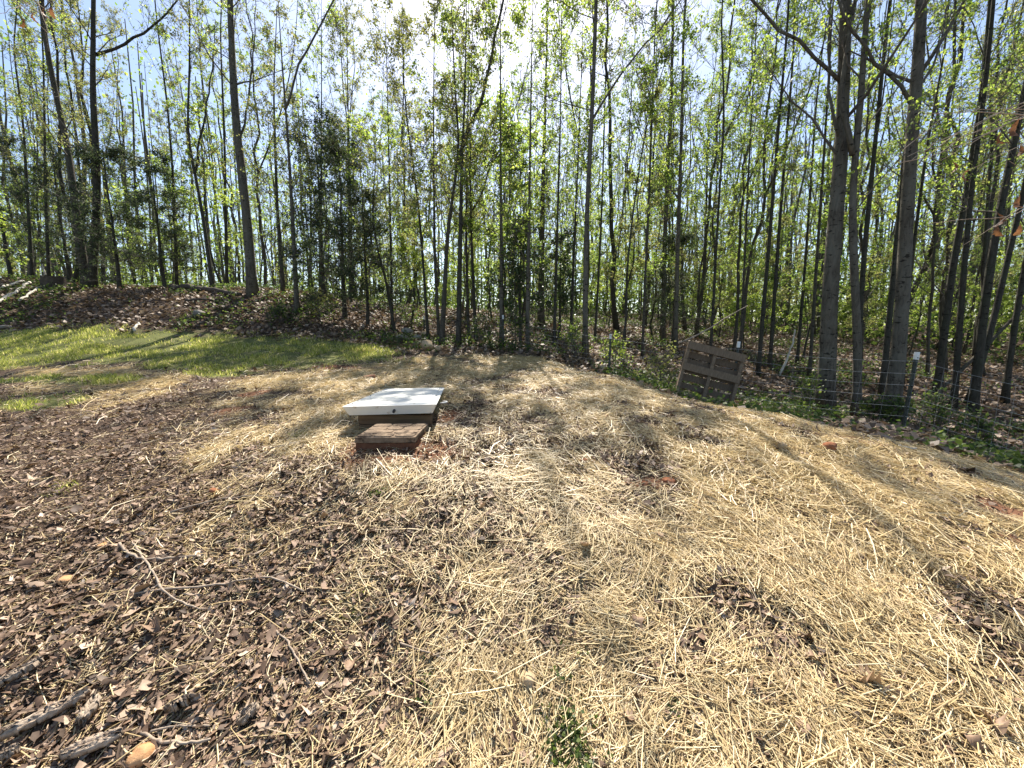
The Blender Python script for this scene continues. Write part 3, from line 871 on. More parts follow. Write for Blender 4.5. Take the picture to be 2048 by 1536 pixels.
REG = ((-.95, 'at the far end of the bank'), (-.45, 'behind the bank'), (-.12, 'behind the cedar clump and rock heap'), (.18, 'behind the holly and straight grey trees'), (.62, 'behind the pallet'), (9, 'beyond the big poplars and fence post'))
def region(o, s):
    for lim, txt in REG:
        if s < lim:
            o['label'] = ('slender tall tree deep in the woods ' if o.name.startswith('slender') else 'thin leafy sapling with spring leaves ') + txt
            o['group'] = ('slender trees ' if o.name.startswith('slender') else 'leafy saplings ') + txt
            return
def in_woods(x, y):
    if x < -3: return y > 14.5 + .0 * x and rng.random() < (.55 if x < -6 else .9)
    if x > 5: return y > 11
    return y > 13.5
scatter(PT, 170, 13, 50, .9, (.8, 1.15), cond=in_woods)
scatter(PS, 125, 11.5, 36, .8, (.6, 1.15), cond=lambda x, y: in_woods(x, y + 1.5))

# --- evergreens
GC = 'dark evergreens in the understory'
CEDARS = {}
def cedar(label, px, py, Y, h, seed, n1=56, leaves=8000, r=1.15, leaf='leaf_cedar', name='cedar_tree', cat='cedar', **kw):
    b = P(px, py, Y); x, y = b[0], b[1]; loc = (x, y, h1(x, y))
    key = (name, seed % 3)
    if key in CEDARS:
        src, h0 = CEDARS[key]
        copy_tree(src, loc, seed * 1.3, (h / h0, h / h0, h / h0), label)
        return
    p = dict(n1=n1, tmin=.10, len1=r * 1.25, el=(-8, 28), up=.25, k2=7, k3=4, leaves=leaves, lsize=.105, lwidth=.15, lbias=.2, thick=.25, droop=.10, maxt=.99)
    p.update(kw)
    t = proto(name, label, cat, GC, h, .03 + h * .008, seed, 'bark_dark', leaf, .12, **p)
    t.location = loc; CEDARS[key] = (t, h)
for i, a in enumerate([
    ('dark cedar at the picture edge on top of the bank', 20, 545, 17.5, 6.5, 1.6),
    ('dark cedar overhanging the shaded part of the bank', 240, 575, 15.2, 5.5, 1.5),
    ('dark cedar on the bank above the fallen log', 330, 570, 15.8, 5.2, 1.3),
    ('bushy cedar on the bank next to the thick dark trunk', 140, 565, 16.5, 5.5, 1.4),
    ('tall dark cedar in the clump past the bank end', 690, 635, 13.2, 6.0, 1.25),
    ('lower cedar in the clump past the bank end', 735, 648, 12.6, 4.6, 1.0),
    ('cedar hidden among stems behind the clump past the bank end', 650, 620, 14.5, 6.5, 1.2),
    ('thin cedar behind the pallet in the haze', 1345, 680, 14.5, 4.2, 1.0)]):
    cedar(a[0], a[1], a[2], a[3], a[4], 500 + i, r=a[5])
cedar('glossy dark holly between the two straight grey trees', 1040, 690, 11.9, 3.6, 520, 40, 4200, 1.0, 'leaf_dark', 'holly_tree', 'holly', lsize=.07, lwidth=.36, droop=.02, el=(5, 45), lbias=1.0)
cedar('dark leafy holly behind the slim trees past the grey pair', 1120, 680, 13.2, 3.4, 521, 34, 3600, .9, 'leaf_dark', 'holly_tree', 'holly', lsize=.07, lwidth=.36, droop=.02, el=(5, 45), lbias=1.0)

# --- shrubs at the wood's edge
GB = 'low shrubs along the edge of the woods'
def shrub(label, px, py, Y, h, seed, leaf='leaf_green', n=480):
    b = P(px, py, Y); x, y = b[0], b[1]
    t = proto('shrub', label, 'shrub', GB, h, .014, seed, 'bark_dark', leaf, .5, n1=16, tmin=.06, len1=h * .75, el=(15, 65), up=.4, k2=4, k3=3, leaves=n, lsize=.055, thick=.6, lbias=1.0)
    t.location = (x, y, h1(x, y))
for i, a in enumerate([
    ('low green shrub at the foot of the pale straight poplar', 1150, 715, 10.0, .8, 'leaf_green'),
    ('pale green shrub between the pale poplar and the wire posts', 1230, 722, 9.4, .75, 'leaf_yellow'),
    ('scrubby shrub just before the pallet', 1320, 745, 8.0, .8, 'leaf_pale'),
    ('green shrub at the foot of the wishbone-forked tree', 1745, 868, 6.9, .5, 'herb'),
    ('green shrub hugging the foot of the tall dark poplar by the post', 1790, 872, 6.6, .5, 'herb'),
    ('leafy shrub just past the leaning fence post', 1862, 880, 6.6, .7, 'herb'),
    ('shrub on the shaded floor inside the fence corner', 1950, 905, 6.0, .6, 'herb'),
    ('low shrub under the twin trunks by the boulder', 960, 700, 11.0, .8, 'herb'),
    ('leafy bright shrub hanging over the rock heap', 790, 640, 12.4, 2.3, 'leaf_yellow'),
    ('pale shrub at the bank end below the slim trees', 640, 650, 12.3, .9, 'leaf_pale'),
    ('green shrub on the grass edge under the bank', 560, 655, 11.6, .55, 'herb'),
    ('weedy shrub behind the white-capped post', 1030, 702, 10.9, .9, 'herb'),
    ('weedy shrub at the foot of the big scarred poplar', 1610, 830, 8.0, .7, 'herb')]):
    shrub(a[0], a[1], a[2], a[3], a[4], 600 + i, a[5])

# --- far-off wood, one mass
def far_woods():
    rng = np.random.default_rng(9)
    n = 460
    th = np.radians(rng.uniform(-58, 58, n)); r = rng.uniform(32, 76, n)
    x, y = r * np.sin(th), r * np.cos(th)
    hgt = rng.uniform(13, 22, n)
    z0 = H(x, y) - .2
    zz = np.linspace(0, 1, 5)
    Pn = np.stack([x[:, None] + rng.normal(0, .25, (n, 5)), y[:, None] + rng.normal(0, .25, (n, 5)), z0[:, None] + hgt[:, None] * zz], -1)
    tr = tubes(Pn, rng.uniform(.05, .17, n)[:, None] * np.linspace(1, .2, 5), 5)
    o = obj('distant_woods', None or make_mesh('distant_woods', tr[0], tr[1], M['bark_grey'], True))
    tag(o, 'far-off wood of bare trunks and spring leaf haze', 'distant woods', kind='stuff')
    m = 60000
    i = rng.integers(0, n, m); t = rng.random(m) ** 1.2
    c = np.stack([x[i] + rng.normal(0, 1.9, m), y[i] + rng.normal(0, 1.9, m), z0[i] + .4 + hgt[i] * t], -1)
    m = 70000
    th = np.radians(rng.uniform(-50, 58, m)); r = rng.uniform(30, 70, m)
    xx, yy = r * np.sin(th), r * np.cos(th)
    cl = fbm(xx * .16, yy * .16, 31, 3)
    k = (rng.random(m) < smooth(.30, .55, cl)) & ((xx > -14) | (rng.random(m) < .35))
    xx, yy = xx[k], yy[k]
    c2 = np.stack([xx, yy, H(xx, yy) + rng.gamma(1.6, 1.5, len(xx))], -1)
    for nm, q, mt in (('leaf_haze', c, 'leaf_green'), ('low_scrub', c2, 'herb')):
        V, F = leaf_quads(q, rng.uniform(.14, .30, len(q)), rng, .4)
        obj(nm, make_mesh(nm, V, [F], M[mt]), o)['kind'] = 'stuff'
far_woods()

# ------------------------------------------------------------------ the covered box, its lid and the slab step
def well():
    Yf, Yb = 3.4, 5.15
    FL, FR = P(684, 813, Yf), P(873, 808, Yf - .02)
    BL, BR = P(772, 777, Yb), P(889, 775, Yb)
    FLb, FRb = P(696, 830, Yf + .05), P(879, 824, Yf + .03)
    c = (FL + FR + BL + BR) / 4
    ex = nrm(FR - FL); ey = nrm((BL + BR) / 2 - (FL + FR) / 2); ey = nrm(ey - ex * (ey @ ex)); ez = np.cross(ex, ey)
    # wooden curb box under the lid
    gz = h1(c[0], 4.0)
    bx = thing('curb_box', 'low brown timber box set in red earth under the white lid', 'wooden box', (c[0], c[1], gz))
    org = np.array((c[0], c[1], gz))
    def lerp(u, v): return (FL * (1 - u) + FR * u) * (1 - v) + (BL * (1 - u) + BR * u) * v
    cs = [lerp(.12, .07), lerp(.93, .07), lerp(.90, .93), lerp(.10, .93)]
    for k in range(4):
        a, b_ = cs[k].copy(), cs[(k + 1) % 4].copy()
        za, zb = a[2] - .095, b_[2] - .095
        bot = min(h1(a[0], a[1]), h1(b_[0], b_[1])) - .06
        for q in range(2):
            top = min(za, zb) - .004 - q * .095
            lo = max(bot, top - .09)
            if top - lo < .02: continue
            d = b_ - a; d[2] = 0; L = np.linalg.norm(d); d = d / L; nn = np.array((-d[1], d[0], 0))
            bm = bmesh.new()
            ctr = (a + b_) / 2; ctr[2] = (top + lo) / 2; ctr = ctr + nn * .02 * (1 if k % 2 else 1)
            box_bm(bm, (L - (.0 if k % 2 == 0 else .085), .038, top - lo), frame_mat(ctr - org, d, nn, (0, 0, 1)), .004)
            obj('plank', bm_mesh('plank', bm, M['timber']), bx)
    # the lid: hollow shell with a raised rim and inset top panel
    lid = thing('hatch_lid', 'white insulated lid lying slightly askew over the timber box', 'lid', c - ez * .085)
    o2 = c - ez * .085
    top = [FL, FR, BR, BL]
    cen = sum(top) / 4
    th = .088
    def ring(f, dz): return [cen + (p - cen) * f + ez * dz for p in top]
    def inset(dist, dz):
        out = []
        for i in range(4):
            p, a, b_ = top[i], top[i - 1], top[(i + 1) % 4]
            out.append(p + (nrm(a - p) + nrm(b_ - p)) * dist + ez * dz)
        return out
    rings = [inset(.042, -th), inset(.005, -.012), inset(.0, -.004), inset(.006, 0), inset(.034, .0), inset(.038, -.007), inset(.050, -.007), inset(.058, .004), inset(.09, .006)]
    bm = bmesh.new()
    vs = [[bm.verts.new(p - o2) for p in r] for r in rings]
    for a, b_ in zip(vs[:-1], vs[1:]):
        for i in range(4):
            bm.faces.new((a[i], a[(i + 1) % 4], b_[(i + 1) % 4], b_[i]))
    bm.faces.new(vs[-1]); bm.faces.new(vs[0][::-1])
    sharp = [e for e in bm.edges if e.calc_length() < .2 and abs((e.verts[0].co - e.verts[1].co).length) > .03]
    bmesh.ops.bevel(bm, geom=sharp, offset=.006, segments=2, affect='EDGES')
    bmesh.ops.recalc_face_normals(bm, faces=bm.faces)
    obj('shell', bm_mesh('shell', bm, M['white_enamel']), lid)
    # key lock on the front edge
    front_n = nrm(np.cross(ex, nrm(FLb - FL)))
    if front_n[1] > 0: front_n = -front_n
    pl = P(788, 822, Yf + .0) ; pl = pl + front_n * .002
    def disc(r, h, mat, nm, ctr):
        bm = bmesh.new()
        bmesh.ops.create_cone(bm, cap_ends=True, segments=16, radius1=r, radius2=r * .85, depth=h)
        q = Vector(front_n).to_track_quat('Z', 'Y').to_matrix().to_4x4(); q.translation = Vector(ctr - o2)
        bmesh.ops.transform(bm, matrix=q, verts=bm.verts)
        return obj(nm, bm_mesh(nm, bm, mat), lid)
    disc(.013, .03, M['dark_metal'], 'lock', pl)
    # hinge handle on the side
    hp = P(889, 804, Yf + .55)
    arc = np.array([hp + ex * (-.03 + .055 * math.sin(a)) + ey * (-.07 * math.cos(a)) for a in np.linspace(0, math.pi, 9)]) - o2
    V, F = tubes(arc[None], np.full((1, 9), .008), 6, True)
    obj('handle', make_mesh('handle', V, F, M['white_enamel'], True), lid)
    # screws along the rim
    for u, v in ((.10, .10), (.06, .22), (.055, .5), (.055, .78)):
        bm = bmesh.new(); bmesh.ops.create_uvsphere(bm, u_segments=8, v_segments=5, radius=.008)
        bmesh.ops.scale(bm, vec=(1, 1, .5), verts=bm.verts)
        bmesh.ops.translate(bm, vec=lerp(u * .35 + .012, v) + ez * .002 - o2, verts=bm.verts)
        obj('screw', bm_mesh('screw', bm, M['dark_metal']), lid)
    # step slab
    Y1, Y2 = 2.85, 3.30
    fl, fr, br, bl = P(719, 874, Y1), P(840, 873, Y1), P(846, 848, Y2), P(744, 846, Y2)
    zc = (fl[2] + fr[2]) / 2
    sx = nrm(fr - fl); sy = nrm((bl + br) / 2 - (fl + fr) / 2); sy = nrm(sy - sx * (sy @ sx)); sz = np.cross(sx, sy)
    cc = (fl + fr + br + bl) / 4
    wd, dp = np.linalg.norm(fr - fl), np.linalg.norm((bl + br) / 2 - (fl + fr) / 2)
    o3 = cc - sz * .10
    sl = thing('paving_slab', 'brown concrete slab with a cobble pattern lying before the white lid', 'paving slab', o3)
    bm = bmesh.new(); box_bm(bm, (wd, dp, .044), frame_mat(cc - sz * .026 - o3, sx, sy, sz), .005)
    obj('slab_body', bm_mesh('slab_body', bm, M['paver']), sl)
    bm = bmesh.new(); box_bm(bm, (wd * 1.0, dp * .97, .065), frame_mat(cc - sz * .083 - o3, sx, sy, sz), .008)
    obj('base_block', bm_mesh('base_block', bm, M['paver_base']), sl)
    # cobbles cast in the face
    rng = np.random.default_rng(3)
    nv = 4
    rows_ = [-.485, -.27, -.02, .25, .485]
    for j in range(nv):
        nu = (3, 2, 3, 3)[j]
        cuts = np.linspace(-.49, .49, nu + 1); cuts[1:-1] += rng.uniform(-.07, .07, nu - 1)
        jb = rng.uniform(-.035, .035, (nu + 1, 2))
        for i in range(nu):
            v0, v1 = rows_[j], rows_[j + 1]
            q = np.array([(cuts[i], v0), (cuts[i + 1], v0), (cuts[i + 1] + jb[i + 1, 0] * (i + 1 < nu), v1), (cuts[i] + jb[i, 0] * (i > 0), v1)])
            q[:, 1] += rng.uniform(-.02, .02, 4) * (np.abs(q[:, 1]) < .4)
            m_ = q.mean(0)
            pts = []
            for k in range(4):
                a, b_ = q[k], q[(k + 1) % 4]
                for f in (.12, .5, .88):
                    pts.append(m_ + (a * (1 - f) + b_ * f - m_) * (.965 if f == .5 else .90) * rng.uniform(.97, 1.0))
            pts = np.array(pts)
            bm = bmesh.new()
            lo = [bm.verts.new((cc + sx * p[0] * wd + sy * p[1] * dp - sz * .006) - o3) for p in pts]
            hi = [bm.verts.new((cc + sx * p[0] * wd + sy * p[1] * dp + sz * .0035) - o3) for p in m_ + (pts - m_) * .95]
            for k in range(12): bm.faces.new((lo[k], lo[(k + 1) % 12], hi[(k + 1) % 12], hi[k]))
            tp = bm.verts.new((cc + sx * m_[0] * wd + sy * m_[1] * dp + sz * (.005 + rng.uniform(0, .002))) - o3)
            for k in range(12): bm.faces.new((hi[k], hi[(k + 1) % 12], tp))
            obj('stone', bm_mesh('stone', bm, M['paver']), sl)
well()

# ------------------------------------------------------------------ pallet
def pallet():
    Y = 6.6
    BL, BR, TL, TR = P(1353, 786, Y + .05), P(1467, 820, Y - .15), P(1376, 682, Y + .25), P(1490, 708, Y + .05)
    ex = nrm((BR - BL) + (TR - TL)); ev = nrm((TL - BL) + (TR - BR)); ev = nrm(ev - ex * (ev @ ex)); en = np.cross(ev, ex)   # en towards the back
    if en[1] < 0: en = -en
    w = (np.linalg.norm(BR - BL) + np.linalg.norm(TR - TL)) / 2; h = (np.linalg.norm(TL - BL) + np.linalg.norm(TR - BR)) / 2
    c = (BL + BR + TL + TR) / 4
    gz = min(BL[2], BR[2])
    org = np.array((c[0], c[1], gz))
    t = thing('wooden_pallet', 'weathered wooden pallet standing tilted on edge against the wire fence', 'pallet', org)
    def board(name, u0, u1, v0, v1, n0, n1, mat, jit=.0):
        bm = bmesh.new()
        ctr = c + ex * ((u0 + u1) / 2 - .5) * w + ev * ((v0 + v1) / 2 - .5) * h + en * (n0 + n1) / 2
        a = random.uniform(-jit, jit); e1 = ex * math.cos(a) + ev * math.sin(a); e2 = -ex * math.sin(a) + ev * math.cos(a)
        dims = ((u1 - u0) * w, (v1 - v0) * h, n1 - n0)
        if dims[0] > dims[1]: m = frame_mat(ctr - org, e2, -en, -e1); size = (dims[1], dims[2], dims[0])
        else: m = frame_mat(ctr - org, e1, en, -e2) ; size = (dims[0], dims[2], dims[1])
        # grain runs along each board: long axis is the mesh's own z, so the mesh keeps local axes
        box_bm(bm, size, Matrix.Identity(4), .003)
        o = obj(name, bm_mesh(name, bm, mat), t)
        o.matrix_local = m
    for u in (0.0, .47, .945): board('stringer', u, u + .055, 0, 1, .0, .085, M['pallet_wood'])
    for k in range(7):
        v = .005 + k * .145
        v += random.uniform(-.008, .008) * (0 < k < 6)
        board('board', -.004 - random.uniform(0, .012), 1.004 + random.uniform(0, .012), v, v + random.uniform(.104, .126), .086, .104, M['pallet_old'], .012)
    for v0, v1 in ((.0, .075), (.46, .59), (.855, .995)):
        board('board', -.006, 1.006, v0, v1, -.019, -.001, M['pallet_wood'], .004)
pallet()

# ------------------------------------------------------------------ wire fence
def fence():
    spec = [((2300, 1020), (2330, 800), 4.9), ((1805, 868), (1836, 704), 5.8), ((1462, 812), (1478, 683), 7.4), ((1218, 752), (1221, 668), 9.2), ((1007, 708), (1006, 630), 11.4), ((850, 690), (848, 632), 13.5)]
    bases, tops = [], []
    for (b, tp, Y) in spec:
        q = P(*b, Y); e = P(*tp, Y)
        q[2] = min(q[2], h1(q[0], q[1])); bases.append(q); tops.append(e)
    org = bases[1].copy()
    t = thing('wire_fence', 'woven wire fence on dark steel posts running along the wood edge', 'fence', org)
    for i, (b, e) in enumerate(zip(bases, tops)):
        d = nrm(e - b); sx = nrm(np.cross(d, (0, 1, .0))); sy = np.cross(sx, d)
        L = np.linalg.norm(e - b)
        # T-section post with studs
        bm = bmesh.new()
        box_bm(bm, (.045, .007, L + .3), frame_mat((b + e) / 2 - d * .15 - org, sx, sy, d), .0)
        box_bm(bm, (.007, .04, L + .298), frame_mat((b + e) / 2 - d * .151 + sy * .0236 - org, sx, sy, d), .0)
        for k in range(int(L / .11)):
            box_bm(bm, (.012, .012, .018), frame_mat(b + d * (.08 + k * .11) - sy * .0096 - org, sx, sy, d), .0)
        po = obj('post', bm_mesh('post', bm, M['post_steel']), t)
        bm = bmesh.new(); box_bm(bm, (.052, .014, .115), frame_mat(e - d * .058 - sy * .004 - org, sx, sy, d), .003)
        box_bm(bm, (.014, .046, .113), frame_mat(e - d * .0585 + sy * .0262 - org, sx, sy, d), .003)
        obj('post_cap', bm_mesh('post_cap', bm, M['white_paint']), po)
    hs = [.10, .22, .34, .46, .60, .74, .89]
    def wire_pts(f):
        pts = []
        for i in range(len(bases) - 1):
            for s in np.linspace(0, 1, 9)[:(-1 if i < len(bases) - 2 else None)]:
                a = bases[i] + (tops[i] - bases[i]) * f; b = bases[i + 1] + (tops[i + 1] - bases[i + 1]) * f
                p = a * (1 - s) + b * s; p[1] -= .015; p[2] -= .05 * math.sin(math.pi * s)
                pts.append(p)
        return np.array(pts)
    rows = [wire_pts(f) for f in hs]
    for r in rows:
        V, F = tubes((r - org)[None], np.full((1, len(r)), .0021), 5)
        obj('wire', make_mesh('wire', V, F, M['wire'], True), t)
    # upright stay wires
    st = []
    lo, hi = rows[0], rows[-1]
    for i in range(len(lo) - 1):
        n = max(1, int(np.linalg.norm(lo[i + 1] - lo[i]) / .16))
        for s in np.arange(n) / n:
            a = lo[i] * (1 - s) + lo[i + 1] * s; b = hi[i] * (1 - s) + hi[i + 1] * s
            st.append(np.stack([a, (a + b) / 2 + RNG.normal(0, .006, 3), b]))
    st = np.array(st) - org
    V, F = tubes(st, np.full((len(st), 3), .0011), 4)
    o = obj('stay_wires', make_mesh('stay_wires', V, F, M['wire'], True), t); o['kind'] = 'stuff'
fence()

# ------------------------------------------------------------------ rocks, clods, brick
def rock_mesh(name, sx, sy, sz, seed, mat, sub=3, rough=.22, flat=.0):
    bm = bmesh.new(); bmesh.ops.create_icosphere(bm, subdivisions=sub, radius=1.0)
    r = np.random.default_rng(seed)
    pl = [(nrm(r.normal(0, 1, 3)), r.uniform(.62, .92)) for _ in range(9)]
    ph = r.uniform(0, 6, 6)
    for v in bm.verts:
        p = np.array(v.co)
        for n_, d_ in pl:
            q = p @ n_
            if q > d_: p = p - n_ * (q - d_) * .85
        w = 1 + rough * .35 * (math.sin(p[0] * 3 + ph[0]) * math.sin(p[1] * 3.4 + ph[1]) + .5 * math.sin(p[2] * 6 + ph[2]) * math.sin(p[0] * 7 + ph[3])) + r.normal(0, rough * .06)
        p = p * w
        v.co = (p[0] * sx, p[1] * sy, p[2] * sz)
    return bm_mesh(name, bm, M[mat], True)
def rock(label, px, py, wpx, hpx, mat, seed, name='rock', cat='rock', deep=.9, sink=.05, rz=0.0, group=None):
    g = G(px, py + hpx * .5)
    k = math.hypot(g[1], 0) / FPX
    sx = wpx * k / 2; sz = hpx * k / 2 * 1.15
    o = obj(name, rock_mesh(name, sx, max(sx * deep, sz), sz, seed, mat))
    o.location = (g[0], g[1] + sx * deep * .6, h1(g[0], g[1]) + sz * (1 - sink)); o.rotation_euler = (0, 0, rz)
    tag(o, label, cat, group)
for i, a in enumerate([
    ('round tan boulder at the edge of the straw under the twin trunks', 853, 692, 27, 21, 'rock_tan', 'boulder', 'rock'),
    ('small flat tan stone beside the round boulder', 876, 697, 18, 10, 'rock_tan', 'stone', 'stone'),
    ('grey rock low in the heap behind the boulder', 832, 676, 20, 12, 'rock_grey', 'rock', 'rock'),
    ('brownish rock on top of the heap behind the boulder', 812, 664, 24, 13, 'rock_grey', 'rock', 'rock'),
    ('pale rock in the heap next to the twin trunks', 850, 668, 20, 12, 'rock_tan', 'rock', 'rock'),
    ('flat rock at the near end of the heap behind the boulder', 802, 676, 26, 11, 'rock_grey', 'rock', 'rock'),
    ('grey rock half buried in the slope of the bank', 392, 628, 24, 13, 'rock_grey', 'rock', 'rock'),
    ('flat pale rock at the picture edge where grass meets bank', 6, 655, 24, 8, 'rock_grey', 'rock', 'rock'),
    ('brown stone standing in weeds before the wire posts', 1204, 736, 11, 13, 'rock_tan', 'stone', 'stone'),
    ('reddish clay lump on the straw crest near the fence', 1666, 897, 30, 19, 'clay', 'clay_clod', 'clay'),
    ('pale tan stone in the straw short of the reddish clay lump', 1568, 893, 20, 13, 'rock_tan', 'stone', 'stone'),
    ('small brown clod in line with the pale tan stone', 1412, 892, 16, 8, 'clay', 'clay_clod', 'clay'),
    ('tiny brown clod leading the line of clods in the straw', 1380, 889, 10, 6, 'clay', 'clay_clod', 'clay'),
    ('brown stone in the straw beside the slab step', 1018, 892, 18, 10, 'rock_dark', 'stone', 'stone'),
    ('red clay clump in the middle of the straw', 1340, 965, 26, 13, 'clay', 'clay_clod', 'clay'),
    ('smaller red clay clump next to the middle red clump', 1292, 970, 18, 9, 'clay', 'clay_clod', 'clay'),
    ('dark clod among leaves in the centre of the straw', 1168, 924, 18, 10, 'clay', 'clay_clod', 'clay'),
    ('brown clod on the leaf edge behind the small grass tuft', 424, 984, 20, 11, 'clay', 'clay_clod', 'clay'),
    ('pale tan rock among dark leaves in the near straw', 1054, 1366, 40, 32, 'rock_tan', 'rock', 'rock'),
    ('large smooth tan rock nearest the camera beside the bark slabs', 275, 1522, 64, 36, 'rock_orange', 'rock', 'rock'),
    ('orange-brown stone in the dark leaves', 126, 1164, 40, 15, 'rock_orange', 'stone', 'stone'),
    ('flat dark stone where the long twigs cross', 280, 1190, 36, 13, 'rock_dark', 'stone', 'stone'),
    ('small tan pebble in the dark leaves', 86, 1253, 20, 11, 'rock_tan', 'pebble', 'stone'),
    ('small orange stone chip behind the long twigs', 200, 1096, 22, 10, 'rock_orange', 'stone_chip', 'stone')]):
    rock(a[0], a[1], a[2], a[3], a[4], a[5], 40 + i, a[6], a[7], rz=RNG.uniform(-.4, .4))

g = G(737, 757)
bm = bmesh.new(); box_bm(bm, (.185, .085, .05), Matrix.Identity(4), .005)
o = obj('brick', bm_mesh('brick', bm, M['brick'])); o.location = (g[0], g[1] + .04, g[2] + .02); o.rotation_euler = (.08, -.12, .12)
tag(o, 'lone reddish brick lying in the straw behind the white lid', 'brick')

# ------------------------------------------------------------------ sticks, poles, logs, bark
def stick(label, pix, r0, r1, mat='stick', name='twig', cat='twig', lift=.026, side=(), k=6, group=None):
    g = [G(*p) for p in pix]
    pts = np.array([(q[0], q[1], h1(q[0], q[1]) + lift + r0) for q in g])
    org = pts.mean(0); org[2] -= r0
    m = 4 * len(pts)
    path = resample(pts - org, m) + RNG.normal(0, r0 * .35, (m, 3))
    V, F = tubes(path[None], np.linspace(r0, r1, m)[None] * (1 + RNG.normal(0, .12, (1, m))), k, True)
    parts = [(V, F)]
    for s, a, L in side:
        i = int(s * (m - 1)); d = nrm(path[min(i + 1, m - 1)] - path[i - 1])
        e = np.array((d[0] * math.cos(a) - d[1] * math.sin(a), d[0] * math.sin(a) + d[1] * math.cos(a), .08))
        q = np.stack([path[i] + e * L * t + RNG.normal(0, L * .03, 3) * (t > 0) for t in np.linspace(0, 1, 5)])
        parts.append(tubes(q[None], np.linspace(r1 * .9, r1 * .5, 5)[None], 5, True))
    V, F = join(parts)
    o = obj(name, make_mesh(name, V, F, M[mat], True), None, org)
    tag(o, label, cat, group)
stick('curved twig with a blunt thick end lying on the dark leaves', [(238, 1098), (266, 1125), (297, 1133), (352, 1129), (395, 1123)], .008, .004, side=((.6, .7, .10),))
stick('long snaking twig running down through the dark leaves', [(266, 1098), (289, 1129), (313, 1164), (320, 1188), (352, 1215), (410, 1234)], .006, .004, side=((.3, -.8, .12),))
stick('long straight twig reaching from the dark stone to the straw edge', [(270, 1199), (324, 1190), (430, 1184), (543, 1164), (609, 1195)], .005, .004, side=((.75, .9, .14),))
stick('bent pale twig near the corner of straw and leaves', [(541, 1266), (570, 1289), (602, 1344), (621, 1383)], .005, .0035)
stick('bowed twig just beyond the large tan rock', [(285, 1480), (313, 1500), (371, 1506), (422, 1496)], .006, .004)
stick('short twig lying above the bowed twig by the tan rock', [(305, 1480), (340, 1469), (422, 1467)], .004, .003)
stick('thin dark forked twig lying on the near straw', [(1048, 1160), (1134, 1160), (1177, 1150), (1239, 1184)], .003, .002, 'rot_wood', side=((.62, .6, .12),))
stick('thin twig among leaves beside the grass tuft near straw edge', [(800, 1300), (860, 1320), (930, 1352)], .004, .002)
stick('slim twig across the leaf mould behind the dark stone', [(340, 1036), (420, 1012), (500, 1000), (560, 1004)], .006, .003)
stick('thin twig lying in the leaves near the red clay slab edge', [(540, 905), (600, 890), (660, 882)], .006, .003)
stick('white stick standing proud where the grass meets the bank', [(268, 668), (274, 658), (281, 650)], .035, .025, 'pale_pole', 'stick', 'stick', .05)
stick('uppermost white pole fallen on the bank at the picture edge', [(-60, 612), (0, 585), (47, 568)], .055, .04, 'pale_pole', 'fallen_pole', 'pole', .06)
stick('long white pole fallen below the uppermost one on the bank', [(-60, 634), (0, 608), (30, 593), (60, 572)], .065, .045, 'pale_pole', 'fallen_pole', 'pole', .06)
stick('thin white forked pole fallen nearest the stump', [(39, 608), (60, 594), (80, 580), (90, 573)], .04, .03, 'pale_pole', 'fallen_pole', 'pole', .06, ((.6, .4, .8),))
stick('dark rotting log lying along the top of the bank', [(345, 582), (400, 585), (455, 592), (480, 597)], .10, .065, 'rot_wood', 'fallen_log', 'log', .04, k=10)
stick('thin dark fallen limb lying just below the rotting log', [(370, 604), (430, 602), (490, 606)], .055, .03, 'rot_wood', 'fallen_limb', 'branch', .0)
stick('dark log fallen on the leafy floor beyond the pallet', [(1492, 722), (1530, 738), (1565, 748), (1620, 750)], .07, .05, 'rot_wood', 'fallen_log', 'log', .0, k=8)
stick('small pale stick on the shaded floor behind the fence', [(1892, 828), (1905, 842)], .02, .014, 'pale_pole', 'stick', 'stick', .03)
stick('pale split stick on the straw crest near the fence corner', [(1798, 900), (1830, 906)], .011, .007, 'pale_pole', 'stick', 'stick', .03)

def leaning(label, pts3, r0, r1, mat, name, cat, side=()):
    pts = np.array(pts3); org = pts[0].copy()
    path = resample(pts - org, 16) + RNG.normal(0, r0 * .2, (16, 3))
    parts = [tubes(path[None], np.linspace(r0, r1, 16)[None] * (1 + RNG.normal(0, .06, (1, 16))), 8, True)]
    for s, d, L in side:
        i = int(s * 15); q = np.stack([path[i] + np.array(d) * L * t + RNG.normal(0, .02, 3) * (t > 0) for t in np.linspace(0, 1, 5)])
        parts.append(tubes(q[None], np.linspace(r1 * .6, .004, 5)[None], 5, True))
    V, F = join(parts)
    o = obj(name, make_mesh(name, V, F, M[mat], True), None, org)
    tag(o, label, cat)
a_ = G(1856, 803)
leaning('long dead limb leaning up against the dark trunks beyond the fence', [a_, P(1928, 736, a_[1] + .3), P(2024, 640, a_[1] + .6), P(2110, 545, a_[1] + .9)], .05, .03, 'bark_brown', 'leaning_limb', 'branch', ((.5, (.2, 0, 1), .7), (.75, (-.5, 0, .8), .6)))
leaning('pale dead trunk slanting up from the fallen dark log', [P(1558, 750, 12.2), P(1575, 719, 12.2), P(1585, 688, 12.2), P(1590, 660, 12.2)], .038, .02, 'pale_pole', 'dead_tree', 'dead tree')
leaning('thin dead branch slanting above the top of the pallet', [P(1358, 686, 9.0), P(1386, 675, 9.0), P(1422, 655, 9.1), P(1450, 636, 9.2), P(1495, 612, 9.3)], .02, .010, 'stick', 'dead_branch', 'branch', ((.7, (.5, 0, .2), .4),))
leaning('short pale snag standing next to the stump on the bank', [P(91, 552, 15.6), P(88, 541, 15.6), P(84, 529, 15.6)], .035, .02, 'pale_pole', 'snag', 'dead tree')

